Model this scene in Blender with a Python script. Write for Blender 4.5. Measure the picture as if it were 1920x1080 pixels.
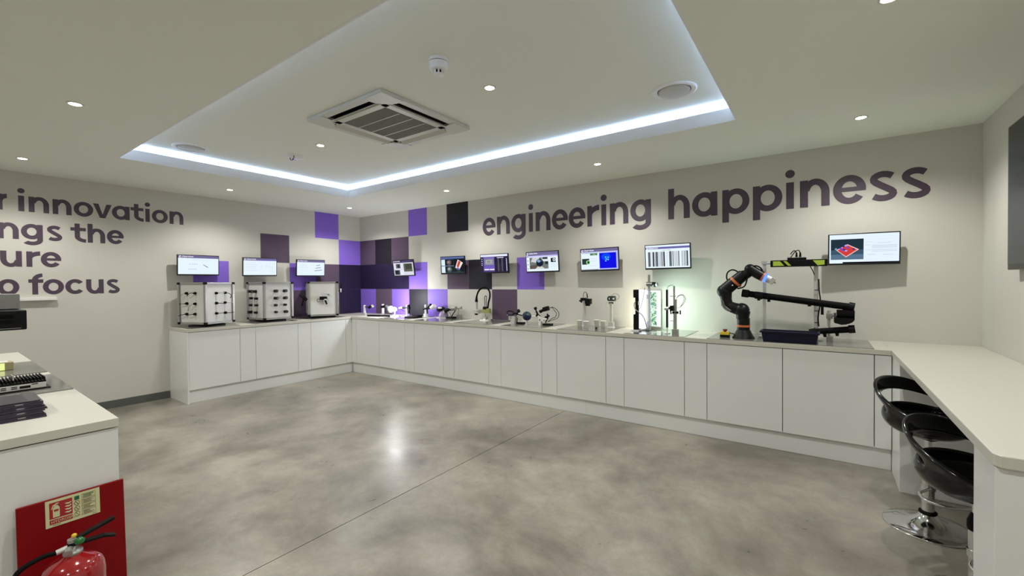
import bpy, math, random
from math import sin, cos, pi, radians as R, sqrt, atan2
from mathutils import Vector as V, Matrix
random.seed(7)
SC = bpy.context.scene
COL = SC.collection
for o in list(bpy.data.objects): bpy.data.objects.remove(o)

# ------------------------------------------------------------------ camera
FPX = 817.63
CR = V((0.81566571, 0.57844909, -0.00927858))
CU = V((-0.00032975, 0.01650323, 0.99986376))
CF = V((-0.57852341, 0.81555152, -0.01365186))
CO = V((6.7629, -4.8282, 1.4297))
cd = bpy.data.cameras.new('camera'); cam = bpy.data.objects.new('camera', cd); COL.objects.link(cam)
cd.sensor_width = 36; cd.lens = FPX / 1920 * 36; cd.clip_start = 0.02; cd.clip_end = 60
cam.matrix_world = Matrix(((CR.x, CU.x, -CF.x, CO.x), (CR.y, CU.y, -CF.y, CO.y), (CR.z, CU.z, -CF.z, CO.z), (0, 0, 0, 1)))
SC.camera = cam
# ------------------------------------------------------------------ world, exposure, lights
W = bpy.data.worlds.new('world'); SC.world = W; W.use_nodes = True
W.node_tree.nodes['Background'].inputs[0].default_value = (0.5, 0.52, 0.5, 1)
W.node_tree.nodes['Background'].inputs[1].default_value = 0.0
SC.view_settings.view_transform = 'Standard'; SC.view_settings.look = 'None'
SC.view_settings.exposure = 0.26; SC.view_settings.gamma = 1.0; SC.view_settings.use_curve_mapping = False
H = 2.614; HC = 2.774; LW = 7.773; TOP = 0.9; S = 0.4279
BACKY = -7.6
SPOT_W = 43.0; SPOT_COL = (1.0, 0.985, 0.93)
COVE_E = 21.0; COVE_COL = (0.46, 0.62, 1.0)
SCR = 0.88
def lamp(kind, name, loc, energy, color, **kw):
    l = bpy.data.lights.new(name, kind); l.energy = energy; l.color = color
    for k, v in kw.items(): setattr(l, k, v)
    o = bpy.data.objects.new(name, l); COL.objects.link(o); o.location = loc
    return o
DL = [(0.75, -0.72), (2.83, -0.72), (4.92, -0.72), (7.0, -0.72), (0.75, -2.41), (2.80, -2.43), (4.895, -2.44), (7.0, -2.39),
      (0.75, -4.14), (2.81, -4.14), (4.92, -4.14), (7.0, -4.14), (0.75, -5.85), (2.83, -5.85), (4.92, -5.85), (7.0, -5.85)]
for i, (x, y) in enumerate(DL):
    z = (HC if i in (5, 6) else H) - 0.03
    lamp('SPOT', 'spot_light', (x, y, z), SPOT_W, SPOT_COL, spot_size=R(144), spot_blend=0.75, shadow_soft_size=0.022)

# ------------------------------------------------------------------ materials
MC = {}
def srgb(c):
    return tuple(((v / 255 / 12.92) if v / 255 <= 0.04045 else ((v / 255 + 0.055) / 1.055) ** 2.4) for v in c)
def mat(name, col, rough=0.5, metal=0.0, em=0.0, coat=0.0, noise=0.04, scale=60, bump=0.0, trans=0.0, alpha=1.0, ior=1.5, spec=0.5):
    if name in MC: return MC[name]
    m = bpy.data.materials.new(name); m.use_nodes = True; nt = m.node_tree; b = nt.nodes['Principled BSDF']
    c = srgb(col) if max(col) > 1.01 else col
    if em > 0:
        b.inputs['Base Color'].default_value = (0, 0, 0, 1)
        b.inputs['Emission Color'].default_value = (*c, 1); b.inputs['Emission Strength'].default_value = em
        b.inputs['Roughness'].default_value = 0.5; b.inputs['Specular IOR Level'].default_value = 0.1
        MC[name] = m; return m
    if noise > 0:
        tc = nt.nodes.new('ShaderNodeTexCoord'); n = nt.nodes.new('ShaderNodeTexNoise'); n.inputs['Scale'].default_value = scale
        n.inputs['Detail'].default_value = 3
        nt.links.new(tc.outputs['Object'], n.inputs['Vector'])
        r = nt.nodes.new('ShaderNodeMapRange'); r.inputs['To Min'].default_value = 1 - noise; r.inputs['To Max'].default_value = 1 + noise
        nt.links.new(n.outputs['Fac'], r.inputs['Value'])
        mx = nt.nodes.new('ShaderNodeVectorMath'); mx.operation = 'SCALE'; mx.inputs[0].default_value = c
        nt.links.new(r.outputs['Result'], mx.inputs['Scale']); nt.links.new(mx.outputs['Vector'], b.inputs['Base Color'])
        if bump > 0:
            bp = nt.nodes.new('ShaderNodeBump'); bp.inputs['Strength'].default_value = bump; bp.inputs['Distance'].default_value = 0.002
            nt.links.new(n.outputs['Fac'], bp.inputs['Height']); nt.links.new(bp.outputs['Normal'], b.inputs['Normal'])
    else: b.inputs['Base Color'].default_value = (*c, 1)
    b.inputs['Roughness'].default_value = rough; b.inputs['Metallic'].default_value = metal
    b.inputs['Coat Weight'].default_value = coat; b.inputs['Coat Roughness'].default_value = 0.08
    b.inputs['Transmission Weight'].default_value = trans; b.inputs['IOR'].default_value = ior
    b.inputs['Specular IOR Level'].default_value = spec; b.inputs['Alpha'].default_value = alpha
    MC[name] = m; return m
def em(col, k=1.0):
    return mat('light_%d_%d_%d_%d' % (*col, int(k * 100)), col, em=k * SCR, noise=0)
WALL = mat('beige wall paint', (0.64, 0.625, 0.57), 0.75, noise=0.015, scale=90, bump=0.05)
CEIL = mat('pale ceiling paint', (0.875, 0.90, 0.815), 0.8, noise=0.01, scale=40)
COVEP = mat('white cove paint', (0.88, 0.88, 0.88), 0.7, noise=0.01)
WHITE = mat('white gloss laminate', (0.80, 0.81, 0.79), 0.22, noise=0.015, scale=8, spec=0.35)
TOPM = mat('white worktop laminate', (0.61, 0.595, 0.52), 0.42, noise=0.015, scale=200)
SEAM = mat('dark seam', (0.10, 0.10, 0.09), 0.8)
SKIRT = mat('dark grey skirting', (0.10, 0.105, 0.10), 0.5)
PURPLE = mat('purple vinyl', (0.25, 0.145, 0.68), 0.5, noise=0.02, spec=0.25)
MAUVE = mat('mauve vinyl', (0.115, 0.078, 0.125), 0.5, noise=0.02, spec=0.25)
NAVY = mat('indigo vinyl', (0.020, 0.013, 0.048), 0.5, noise=0.02, spec=0.3)
BLACKV = mat('black vinyl', (0.012, 0.010, 0.018), 0.55, noise=0.02, spec=0.35)
LETTER = mat('plum letter vinyl', (0.082, 0.055, 0.085), 0.45, noise=0.02)
BLK = mat('black plastic', (0.004, 0.004, 0.005), 0.45, spec=0.2)
BLKG = mat('black gloss plastic', (0.003, 0.003, 0.0035), 0.14, coat=0.25, spec=0.3)
RUB = mat('black rubber', (0.003, 0.003, 0.0035), 0.65, spec=0.12)
ALU = mat('brushed aluminium', (0.66, 0.66, 0.64), 0.35, metal=0.4)
STEEL = mat('satin steel', (0.42, 0.42, 0.40), 0.35, metal=0.6)
CHROME = mat('chrome', (0.72, 0.72, 0.72), 0.08, metal=1.0, noise=0.0)
WPL = mat('white plastic', (0.88, 0.88, 0.86), 0.4)
BOARD = mat('white display board', (0.74, 0.74, 0.71), 0.35, noise=0.02)
GLASSMAT = mat('smoked glass mat', (0.20, 0.20, 0.18), 0.10, noise=0.25, scale=5, coat=0.3)
RED = mat('red painted board', (0.215, 0.004, 0.006), 0.35, noise=0.05, spec=0.15)
REDG = mat('red gloss enamel', (0.30, 0.009, 0.011), 0.14, coat=0.7, noise=0.02)
ORANGE = mat('orange band', (0.62, 0.17, 0.06), 0.45)
YEL = mat('yellow plastic', (0.75, 0.52, 0.03), 0.4)
LIME = mat('lime panel', (0.42, 0.58, 0.05), 0.45)
BLUEBIN = mat('navy plastic bin', (0.007, 0.008, 0.028), 0.4, spec=0.25)
PAPERCUP = mat('white paper cup', (0.92, 0.91, 0.84), 0.6)

# ------------------------------------------------------------------ helpers
ORG = {}
def thing(name, label, cat, loc=(0, 0, 0), group=None, kind=None):
    o = bpy.data.objects.new(name, None); o.empty_display_size = 0.05; COL.objects.link(o); o.location = loc
    tag(o, label, cat, group, kind); ORG[o.name] = V(loc); return o
def tag(o, label=None, cat=None, group=None, kind=None):
    if label: o['label'] = label
    if cat: o['category'] = cat
    if group: o['group'] = group
    if kind: o['kind'] = kind
    return o
def ortho(d):
    d = V(d).normalized(); a = V((0, 0, 1)) if abs(d.z) < 0.9 else V((1, 0, 0))
    u = d.cross(a).normalized(); return u, d.cross(u).normalized()
class MB:
    def __init__(s): s.v = []; s.f = []; s.m = []; s.k = 0; s.sm = []
    def add(s, vs, fs, smooth=False):
        n = len(s.v); s.v += [V(p) for p in vs]
        for f in fs: s.f.append([n + i for i in f]); s.m.append(s.k); s.sm.append(smooth)
    def mt(s, k): s.k = k; return s
    def box(s, c, d, rot=None, axes=None):
        x, y, z = d[0] / 2, d[1] / 2, d[2] / 2
        M = Matrix.Rotation(rot, 3, 'Z') if isinstance(rot, (int, float)) else (rot or Matrix.Identity(3))
        if axes: M = Matrix((axes[0], axes[1], axes[2])).transposed()
        s.add([V(c) + M @ V((a * x, b * y, e * z)) for a in (-1, 1) for b in (-1, 1) for e in (-1, 1)],
              [(0, 1, 3, 2), (4, 6, 7, 5), (0, 4, 5, 1), (2, 3, 7, 6), (0, 2, 6, 4), (1, 5, 7, 3)]); return s
    def bb(s, a, b):
        return s.box([(a[i] + b[i]) / 2 for i in range(3)], [abs(b[i] - a[i]) for i in range(3)])
    def loft(s, rings, cap=True, smooth=True):
        n = len(rings[0]); vs = [p for r in rings for p in r]; fs = []
        for i in range(len(rings) - 1):
            for j in range(n): fs.append((i * n + j, i * n + (j + 1) % n, (i + 1) * n + (j + 1) % n, (i + 1) * n + j))
        s.add(vs, fs, smooth)
        if cap:
            s.add(rings[0], [tuple(range(n))[::-1]]); s.add(rings[-1], [tuple(range(n))])
        return s
    def cyl(s, a, b, r0, r1=None, n=16):
        a, b = V(a), V(b); r1 = r0 if r1 is None else r1; u, w = ortho(b - a)
        return s.loft([[p + (u * cos(2 * pi * k / n) + w * sin(2 * pi * k / n)) * r for k in range(n)] for p, r in ((a, r0), (b, r1))])
    def lathe(s, prof, o, ax=(0, 0, 1), n=24, cap=True):
        o = V(o); ax = V(ax).normalized(); u, w = ortho(ax)
        return s.loft([[o + ax * h + (u * cos(2 * pi * k / n) + w * sin(2 * pi * k / n)) * r for k in range(n)] for r, h in prof], cap)
    def tube(s, pts, r, n=8, sub=6, closed=False):
        P = [V(p) for p in pts]; Q = []
        if sub and len(P) > 2:
            for i in range(len(P) - 1):
                a = P[max(i - 1, 0)]; b = P[i]; c = P[i + 1]; d = P[min(i + 2, len(P) - 1)]
                for k in range(sub):
                    t = k / sub
                    Q.append(0.5 * ((2 * b) + (c - a) * t + (2 * a - 5 * b + 4 * c - d) * t * t + (3 * b - a - 3 * c + d) * t ** 3))
            Q.append(P[-1])
        else: Q = P
        rr = r if isinstance(r, (list, tuple)) else None; rings = []; u = None
        for i, p in enumerate(Q):
            d = (Q[min(i + 1, len(Q) - 1)] - Q[max(i - 1, 0)]).normalized()
            if u is None: u, w = ortho(d)
            else:
                u = (u - d * u.dot(d)).normalized(); w = d.cross(u)
            if rr:
                t = i / (len(Q) - 1) * (len(rr) - 1); j = min(int(t), len(rr) - 2); q = rr[j] * (1 - t + j) + rr[j + 1] * (t - j)
            else: q = r
            rings.append([p + (u * cos(2 * pi * k / n) + w * sin(2 * pi * k / n)) * q for k in range(n)])
        return s.loft(rings)
    def ball(s, c, r, n=16, m=10, sc=(1, 1, 1)):
        c = V(c)
        return s.loft([[c + V((sc[0] * r * sin(pi * i / m) * cos(2 * pi * k / n), sc[1] * r * sin(pi * i / m) * sin(2 * pi * k / n), sc[2] * r * cos(pi * i / m))) for k in range(n)] for i in [0.02] + list(range(1, m)) + [m - 0.02]])
    def prism(s, poly, o, ex, ey, t):
        o, ex, ey = V(o), V(ex), V(ey); nz = ex.cross(ey).normalized() * t; n = len(poly)
        a = [o + ex * p[0] + ey * p[1] for p in poly]; b = [p + nz for p in a]
        s.add(a + b, [tuple(range(n))[::-1], tuple(range(n, 2 * n))] + [(i, (i + 1) % n, n + (i + 1) % n, n + i) for i in range(n)]); return s
    def build(s, name, mats, parent=None, label=None, bevel=0):
        me = bpy.data.meshes.new(name); org = V((0, 0, 0))
        o = bpy.data.objects.new(name, me)
        if parent:
            org = ORG[parent.name]
        me.from_pydata([tuple(p - org) for p in s.v], [], s.f)
        for m in (mats if isinstance(mats, (list, tuple)) else [mats]): me.materials.append(m)
        for i, p in enumerate(me.polygons): p.material_index = s.m[i]; p.use_smooth = s.sm[i]
        me.update()
        COL.objects.link(o)
        if parent: o.parent = parent; ORG[o.name] = org
        if label: o['label'] = label
        if bevel:
            b = o.modifiers.new('bevel', 'BEVEL'); b.width = bevel; b.segments = 2; b.limit_method = 'ANGLE'
        return o
def solo(mb, name, mats, label, cat, loc=(0, 0, 0), group=None, bevel=0, kind=None):
    ORG['_tmp'] = V(loc)
    me = mb.build(name, mats, None, bevel=bevel)
    for v in me.data.vertices: v.co -= V(loc)
    me.location = loc; ORG[me.name] = V(loc)
    return tag(me, label, cat, group, kind)
def struct(mb, name, mats, parent=None):
    o = mb.build(name, mats, parent)
    if not parent: o['kind'] = 'structure'; ORG[o.name] = V((0, 0, 0))
    return o
def copy_tree(o, parent=None):
    c = o.copy(); COL.objects.link(c); c.parent = parent
    for ch in [x for x in o.children]: copy_tree(ch, c)
    return c
def place(src, loc, label, first, rz=0):
    t = src if first else copy_tree(src)
    t.location = loc; t.rotation_euler.z = rz
    if label: t['label'] = label
    return t
def ray(px, py): return (CF + CR * ((px - 960) / FPX) - CU * ((py - 540) / FPX))
def onY(px, py, Y=-0.3): d = ray(px, py); return CO + d * ((Y - CO.y) / d.y)
def onZ(px, py, Z=0.905): d = ray(px, py); return CO + d * ((Z - CO.z) / d.z)
def onP(px, py, p, n): d = ray(px, py); return CO + d * ((V(p) - CO).dot(V(n)) / d.dot(V(n)))
def mpp(p): return (V(p) - CO).dot(CF) / FPX
class G:                                                   # a vertical working plane at depth y
    def __init__(s, Y): s.Y = Y
    def __call__(s, px, py, dy=0): return onY(px, py, s.Y + dy)
    def box(s, mb, x0, y0, x1, y1, depth, dy=0):
        a = s((x0 + x1) / 2, y0, dy); b = s((x0 + x1) / 2, y1, dy); l = s(x0, (y0 + y1) / 2, dy); r = s(x1, (y0 + y1) / 2, dy)
        mb.bb((l.x, s.Y + dy - depth / 2, b.z), (r.x, s.Y + dy + depth / 2, a.z)); return mb
    def r(s, px, n): return n * mpp(s(px, 560))
def text_mesh(txt, size, o, ex, ey, m, name, parent, off=0.0, align='LEFT'):
    cu = bpy.data.curves.new(name, 'FONT'); cu.body = txt; cu.size = size; cu.align_x = align; cu.extrude = 0.0003
    to = bpy.data.objects.new('tmp_text', cu); COL.objects.link(to)
    dg = bpy.context.evaluated_depsgraph_get(); dg.update()
    me = bpy.data.meshes.new_from_object(to.evaluated_get(dg)); bpy.data.objects.remove(to)
    ex, ey = V(ex).normalized(), V(ey).normalized(); nz = ex.cross(ey)
    org = ORG[parent.name] if parent else V((0, 0, 0))
    for v in me.vertices: v.co = V(o) + ex * v.co.x + ey * v.co.y + nz * (v.co.z + off) - org
    me.materials.clear(); me.materials.append(m)
    ob = bpy.data.objects.new(name, me); COL.objects.link(ob)
    if parent: ob.parent = parent; ORG[ob.name] = org
    return ob

# ------------------------------------------------------------------ room shell
def floor_material():
    m = bpy.data.materials.new('polished concrete'); m.use_nodes = True; nt = m.node_tree; b = nt.nodes['Principled BSDF']; L = nt.links
    tc = nt.nodes.new('ShaderNodeTexCoord')
    def noise(sc, det, dist=0.0, rgh=0.55):
        n = nt.nodes.new('ShaderNodeTexNoise'); n.inputs['Scale'].default_value = sc; n.inputs['Detail'].default_value = det
        n.inputs['Distortion'].default_value = dist; n.inputs['Roughness'].default_value = rgh; L.new(tc.outputs['Object'], n.inputs['Vector']); return n
    a = noise(0.75, 7, 0.25, 0.66); c = noise(3.2, 9, 0.3, 0.72); d = noise(45, 5, 0.3)
    r1 = nt.nodes.new('ShaderNodeValToRGB'); e = r1.color_ramp.elements
    e[0].position = 0.36; e[0].color = (0.142, 0.127, 0.104, 1); e[1].position = 0.62; e[1].color = (0.345, 0.322, 0.272, 1)
    L.new(a.outputs['Fac'], r1.inputs['Fac'])
    r2 = nt.nodes.new('ShaderNodeValToRGB'); e = r2.color_ramp.elements
    e[0].position = 0.30; e[0].color = (0.76, 0.75, 0.73, 1); e[1].position = 0.72; e[1].color = (1.20, 1.19, 1.17, 1)
    L.new(c.outputs['Fac'], r2.inputs['Fac'])
    mx = nt.nodes.new('ShaderNodeMix'); mx.data_type = 'RGBA'; mx.blend_type = 'MULTIPLY'; mx.inputs[0].default_value = 1
    L.new(r1.outputs[0], mx.inputs[6]); L.new(r2.outputs[0], mx.inputs[7])
    r3 = nt.nodes.new('ShaderNodeMapRange'); r3.inputs['To Min'].default_value = 0.9; r3.inputs['To Max'].default_value = 1.1
    L.new(d.outputs['Fac'], r3.inputs['Value'])
    sc = nt.nodes.new('ShaderNodeVectorMath'); sc.operation = 'SCALE'; L.new(mx.outputs[2], sc.inputs[0]); L.new(r3.outputs[0], sc.inputs['Scale'])
    L.new(sc.outputs[0], b.inputs['Base Color'])
    rr = nt.nodes.new('ShaderNodeMapRange'); rr.inputs['To Min'].default_value = 0.20; rr.inputs['To Max'].default_value = 0.42
    L.new(c.outputs['Fac'], rr.inputs['Value']); L.new(rr.outputs[0], b.inputs['Roughness'])
    bp = nt.nodes.new('ShaderNodeBump'); bp.inputs['Strength'].default_value = 0.12; bp.inputs['Distance'].default_value = 0.004
    L.new(c.outputs['Fac'], bp.inputs['Height']); L.new(bp.outputs[0], b.inputs['Normal'])
    return m
FLOORM = floor_material()
JX = 4.448
mb = MB(); mb.bb((-0.1, BACKY - 0.1, -0.12), (JX - 0.003, 0.1, 0)); mb.bb((JX + 0.003, BACKY - 0.1, -0.12), (LW + 0.1, 0.1, 0))
mb.mt(1).bb((JX - 0.01, BACKY, -0.12), (JX + 0.01, 0, -0.006))
struct(mb, 'floor', [FLOORM, SEAM])
wl = struct(MB().bb((-0.1, BACKY - 0.1, 0), (0, 0.1, HC + 0.1)), 'wall_left', WALL)
wb = struct(MB().bb((0, 0, 0), (LW, 0.1, HC + 0.1)), 'wall_back', WALL)
wr = struct(MB().bb((LW, BACKY - 0.1, 0), (LW + 0.1, 0.1, HC + 0.1)), 'wall_right', WALL)
struct(MB().bb((0, BACKY - 0.1, 0), (LW, BACKY, HC + 0.1)), 'wall_front', WALL)
CX0, CX1, CY0, CY1 = 1.462, 6.245, -3.62, -1.217          # coffer opening
B = 0.07
mb = MB()
for a, b in (((-0.05, CY1 + B), (LW + 0.05, 0.05)), ((-0.05, BACKY), (LW + 0.05, CY0 - B)), ((-0.05, CY0 - B), (CX0 - B, CY1 + B)), ((CX1 + B, CY0 - B), (LW + 0.05, CY1 + B))):
    mb.bb((a[0], a[1], H), (b[0], b[1], HC + 0.05))
ceil = struct(mb, 'ceiling', CEIL)
struct(MB().bb((CX0 - B - 0.02, CY0 - B - 0.02, HC), (CX1 + B + 0.02, CY1 + B + 0.02, HC + 0.08)), 'coffer_top', CEIL, ceil)
mb = MB(); t = 0.014; TZ = 0.078
for a, b in (((CX0 - B, CY1 + t), (CX1 + B, CY1 + B)), ((CX0 - B, CY0 - B), (CX1 + B, CY0 - t)), ((CX0 - B, CY0 - t), (CX0 - t, CY1 + t)), ((CX1 + t, CY0 - t), (CX1 + B, CY1 + t))):
    mb.bb((a[0], a[1], H), (b[0], b[1], H + TZ))
mb2 = MB()
for a, b in (((CX0 - t, CY1), (CX1 + t, CY1 + t)), ((CX0 - t, CY0 - t), (CX1 + t, CY0)), ((CX0 - t, CY0), (CX0, CY1)), ((CX1, CY0), (CX1 + t, CY1))):
    mb2.bb((a[0], a[1], H - 0.0005), (b[0], b[1], H + 0.10))
struct(mb, 'cove_tray', CEIL, ceil); struct(mb2, 'cove_lip', COVEP, ceil)
mb = MB(); q = 0.0015                                        # white lining of the upstand above the tray
x0, x1, y0, y1 = CX0 - B, CX1 + B, CY0 - B, CY1 + B
for a, b in (((x0, y1 - q), (x1, y1)), ((x0, y0), (x1, y0 + q)), ((x0, y0), (x0 + q, y1)), ((x1 - q, y0), (x1, y1))):
    mb.bb((a[0], a[1], H + TZ), (b[0], b[1], HC))
struct(mb, 'cove_upstand', COVEP, ceil)
LED = mat('cove led', COVE_COL, em=COVE_E, noise=0)
cv = thing('led_strip', 'cool white light strip hidden behind the lip of the ceiling recess', 'light strip', (CX0, CY1, H + TZ))
m_ = 0.034
for a, b in (((CX0 - m_, CY1 + m_ - 0.012), (CX1 + m_, CY1 + m_)), ((CX0 - m_, CY0 - m_), (CX1 + m_, CY0 - m_ + 0.012)),
             ((CX0 - m_, CY0 - m_ + 0.012), (CX0 - m_ + 0.012, CY1 + m_ - 0.012)), ((CX1 + m_ - 0.012, CY0 - m_ + 0.012), (CX1 + m_, CY1 + m_ - 0.012))):
    MB().bb((a[0], a[1], H + TZ), (b[0], b[1], H + TZ + 0.008)).build('strip', LED, cv)
# baseboards
struct(MB().bb((0.0, BACKY, 0), (0.014, -2.845, 0.09)), 'baseboard_left', SKIRT)
struct(MB().bb((LW - 0.014, BACKY, 0), (LW, -0.97, 0.09)), 'baseboard_right', SKIRT)

# ------------------------------------------------------------------ colour panels on the walls
g_ = 0.0004
def panel_back(k, r, m, h=1):
    MB().bb((k * S + g_, -0.0015, H - (r + h) * S + g_ + (0.003 if r + h == 4 else 0)), ((k + 1) * S - g_, 0, H - r * S - g_)).build('colour_panel', m, wb)
def panel_left(k, r, m, h=1):
    MB().bb((0, -(k + 1) * S + g_, H - (r + h) * S + g_ + (0.003 if r + h == 4 else 0)), (0.0015, -k * S - g_, H - r * S - g_)).build('colour_panel', m, wl)
for k, r, m in ((3, 0, PURPLE), (5, 0, BLACKV), (0, 1, MAUVE), (1, 1, BLACKV), (2, 1, MAUVE), (0, 2, NAVY), (1, 2, NAVY), (2, 2, NAVY), (3, 2, PURPLE),
                (5, 2, MAUVE), (6, 2, BLACKV), (8, 2, PURPLE), (0, 3, PURPLE), (1, 3, MAUVE), (2, 3, PURPLE), (3, 3, BLACKV), (4, 3, PURPLE), (7, 3, MAUVE)):
    panel_back(k, r, m)
for k, r, m in ((1, 0, PURPLE), (0, 1, PURPLE), (3, 1, MAUVE), (0, 2, NAVY), (1, 2, MAUVE), (2, 2, PURPLE), (5, 2, PURPLE), (0, 3, NAVY), (1, 3, MAUVE), (2, 3, MAUVE)):
    panel_left(k, r, m)

# ------------------------------------------------------------------ lettering (letters built from strokes)
def glyph(ch, Wd, xh, w):
    """quads/polys in 2-D; x 0..Wd, baseline 0"""
    P = []
    def ring(cx, cy, rx, ry, a0, a1, n=28, wx=w, wy=w * 0.9):
        for i in range(n):
            t0 = R(a0 + (a1 - a0) * i / n); t1 = R(a0 + (a1 - a0) * (i + 1) / n)
            P.append([(cx + rx * cos(t0), cy + ry * sin(t0)), (cx + rx * cos(t1), cy + ry * sin(t1)),
                      (cx + (rx - wx) * cos(t1), cy + (ry - wy) * sin(t1)), (cx + (rx - wx) * cos(t0), cy + (ry - wy) * sin(t0))])
    def rect(x0, y0, x1, y1): P.append([(x0, y0), (x1, y0), (x1, y1), (x0, y1)])
    asc = xh * 1.33; dsc = -xh * 0.36
    hx = Wd / 2
    if ch == 'o': ring(hx, xh / 2, hx, xh / 2 * 1.03, 0, 360, 40)
    elif ch == 'c': ring(hx * 1.04, xh / 2, hx * 1.04, xh / 2 * 1.03, 38, 322, 34)
    elif ch == 'e':
        ring(hx, xh / 2, hx, xh / 2 * 1.03, 2, 325, 38); rect(w * 0.5, xh * 0.43, Wd - 0.002, xh * 0.43 + w * 0.62)
    elif ch == 'a': ring(hx * 0.98, xh / 2, hx * 0.98, xh / 2 * 1.03, 0, 360, 40); rect(Wd - w, 0, Wd, xh)
    elif ch == 'g':
        ring(hx * 0.98, xh * 0.53, hx * 0.98, xh / 2, 0, 360, 40); rect(Wd - w, xh * 0.0, Wd, xh)
        ring(hx, 0.0, hx, -dsc, 0, -142, 24)
    elif ch == 'p': ring(Wd - hx * 0.98, xh / 2, hx * 0.98, xh / 2 * 1.03, 0, 360, 40); rect(0, -xh * 0.33, w, xh)
    elif ch in 'nh':
        rect(0, 0, w, xh if ch == 'n' else asc); ry = xh * 0.52
        ring(hx + w * 0.08, xh * 1.03 - ry, hx - w * 0.08, ry, 0, 165, 22); rect(Wd - w, 0, Wd, xh * 1.03 - ry)
    elif ch == 'u':
        rect(Wd - w, 0, Wd, xh); ry = xh * 0.52
        ring(hx - w * 0.08, ry - xh * 0.03, hx - w * 0.08, ry, 180, 345, 22); rect(0, ry - xh * 0.03, w, xh)
    elif ch == 'i':
        rect(hx - w / 2, 0, hx + w / 2, xh)
        n = 20; P.append([(hx + w * 0.62 * cos(2 * pi * k / n), xh * 1.32 + w * 0.62 * sin(2 * pi * k / n)) for k in range(n)])
    elif ch == 'r':
        rect(0, 0, w, xh); ry = xh * 0.5
        ring(Wd * 1.02, xh * 1.02 - ry, Wd * 1.02, ry, 92, 172, 12, wx=w, wy=w * 1.05)
    elif ch == 'v': P.append([(0, xh), (w * 1.1, xh), (hx, w * 0.55 * 1.6), (hx - w * 0.55, 0)]); P.append([(Wd, xh), (Wd - w * 1.1, xh), (hx, w * 0.55 * 1.6), (hx + w * 0.55, 0)]); P.append([(hx - w * 0.56, 0), (hx + w * 0.56, 0), (hx, w * 1.1)])
    elif ch == 't':
        sx = Wd * 0.26; rect(sx, xh * 0.38, sx + w, xh * 1.28); rect(0, xh - w * 0.85, Wd * 0.97, xh)
        ring(Wd * 0.99, xh * 0.38, Wd * 0.99 - sx, xh * 0.40, 180, 268, 14)
    elif ch == 'f':
        sx = Wd * 0.25; rect(sx, 0, sx + w, xh * 0.98); rect(0, xh - w * 0.85, Wd, xh)
        ring(Wd * 0.97, xh * 0.97, Wd * 0.97 - sx, xh * 0.42, 180, 92, 14)
    elif ch == 's':
        pts = []
        rx = hx * 0.93 - w * 0.42
        for i in range(11): a = R(28 + (205 - 28) * i / 10 * 1.18); pts.append((hx + rx * cos(a), xh * 0.745 + xh * 0.285 * sin(a) - w * 0.42 * sin(a)))
        for i in range(11): a = R(57 - (209) * i / 10); pts.append((hx + rx * 1.04 * cos(a), xh * 0.245 + (xh * 0.275 - w * 0.42) * sin(a)))
        hw = w * 0.42; L = []; Rr = []
        # smooth the centre line
        for _ in range(2): pts = [pts[0]] + [((pts[i - 1][0] + 2 * pts[i][0] + pts[i + 1][0]) / 4, (pts[i - 1][1] + 2 * pts[i][1] + pts[i + 1][1]) / 4) for i in range(1, len(pts) - 1)] + [pts[-1]]
        for i, p in enumerate(pts):
            a = pts[max(i - 1, 0)]; b = pts[min(i + 1, len(pts) - 1)]; dx, dy = b[0] - a[0], b[1] - a[1]; l = sqrt(dx * dx + dy * dy) or 1
            L.append((p[0] - dy / l * hw, p[1] + dx / l * hw)); Rr.append((p[0] + dy / l * hw, p[1] - dx / l * hw))
        for i in range(len(pts) - 1): P.append([Rr[i], Rr[i + 1], L[i + 1], L[i]])
    return P
def letters(root, seq, org, ex, xh, w):
    ex = V(ex)
    for ch, a, b in seq:
        mb = MB(); Wd = b - a
        for ip, pl in enumerate(glyph(ch, Wd, xh, w)):
            ar = sum(pl[i][0] * pl[(i + 1) % len(pl)][1] - pl[(i + 1) % len(pl)][0] * pl[i][1] for i in range(len(pl)))
            if ar < 0: pl = pl[::-1]
            mb.prism(pl, V(org) + ex * a, ex, (0, 0, 1), 0.0014 + (0.0003 if len(pl) == 4 and abs(pl[0][1] - pl[1][1]) < 1e-9 else 0) + 0.00001 * (ip % 3))
        mb.build('letter', LETTER, root)
def seqY(txt, ext, sc, ox, py):   # pixel extents read off the photo -> x on the back wall
    return [(c, onY(ox + a / sc, py, 0).x, onY(ox + b / sc, py, 0).x) for c, (a, b) in zip(txt, ext)]
w1 = thing('wall_lettering', 'large plum lettering reading engineering on the long back wall', 'lettering', (4.0, 0, 2.088), 'phrase on the back wall')
letters(w1, seqY('engineering', [(83, 215), (230, 362), (378, 525), (555, 602), (628, 780), (795, 960), (968, 1140), (1160, 1283), (1300, 1358), (1392, 1582), (1602, 1815)], 5.4857, 890, 425), (0, -0.0002, 2.088), (1, 0, 0), 0.245, 0.061)
w2 = thing('wall_lettering', 'large plum lettering reading happiness above the rightmost small monitor', 'lettering', (6.4, 0, 2.088), 'phrase on the back wall')
letters(w2, seqY('happiness', [(48, 197), (213, 388), (422, 610), (634, 838), (862, 920), (960, 1165), (1188, 1418), (1430, 1643), (1650, 1875)], 3.6923, 1240, 390), (0, -0.0002, 2.088), (1, 0, 0), 0.245, 0.061)
def onX0(px, py): d = ray(px, py); return (CO + d * (-CO.x / d.x)).y
def seqX(txt, ext, py): return [(c, onX0(a, py), onX0(b, py)) for c, (a, b) in zip(txt, ext)]
A, Bc, C3 = 7.717, 9.0, 7.7125
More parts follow.
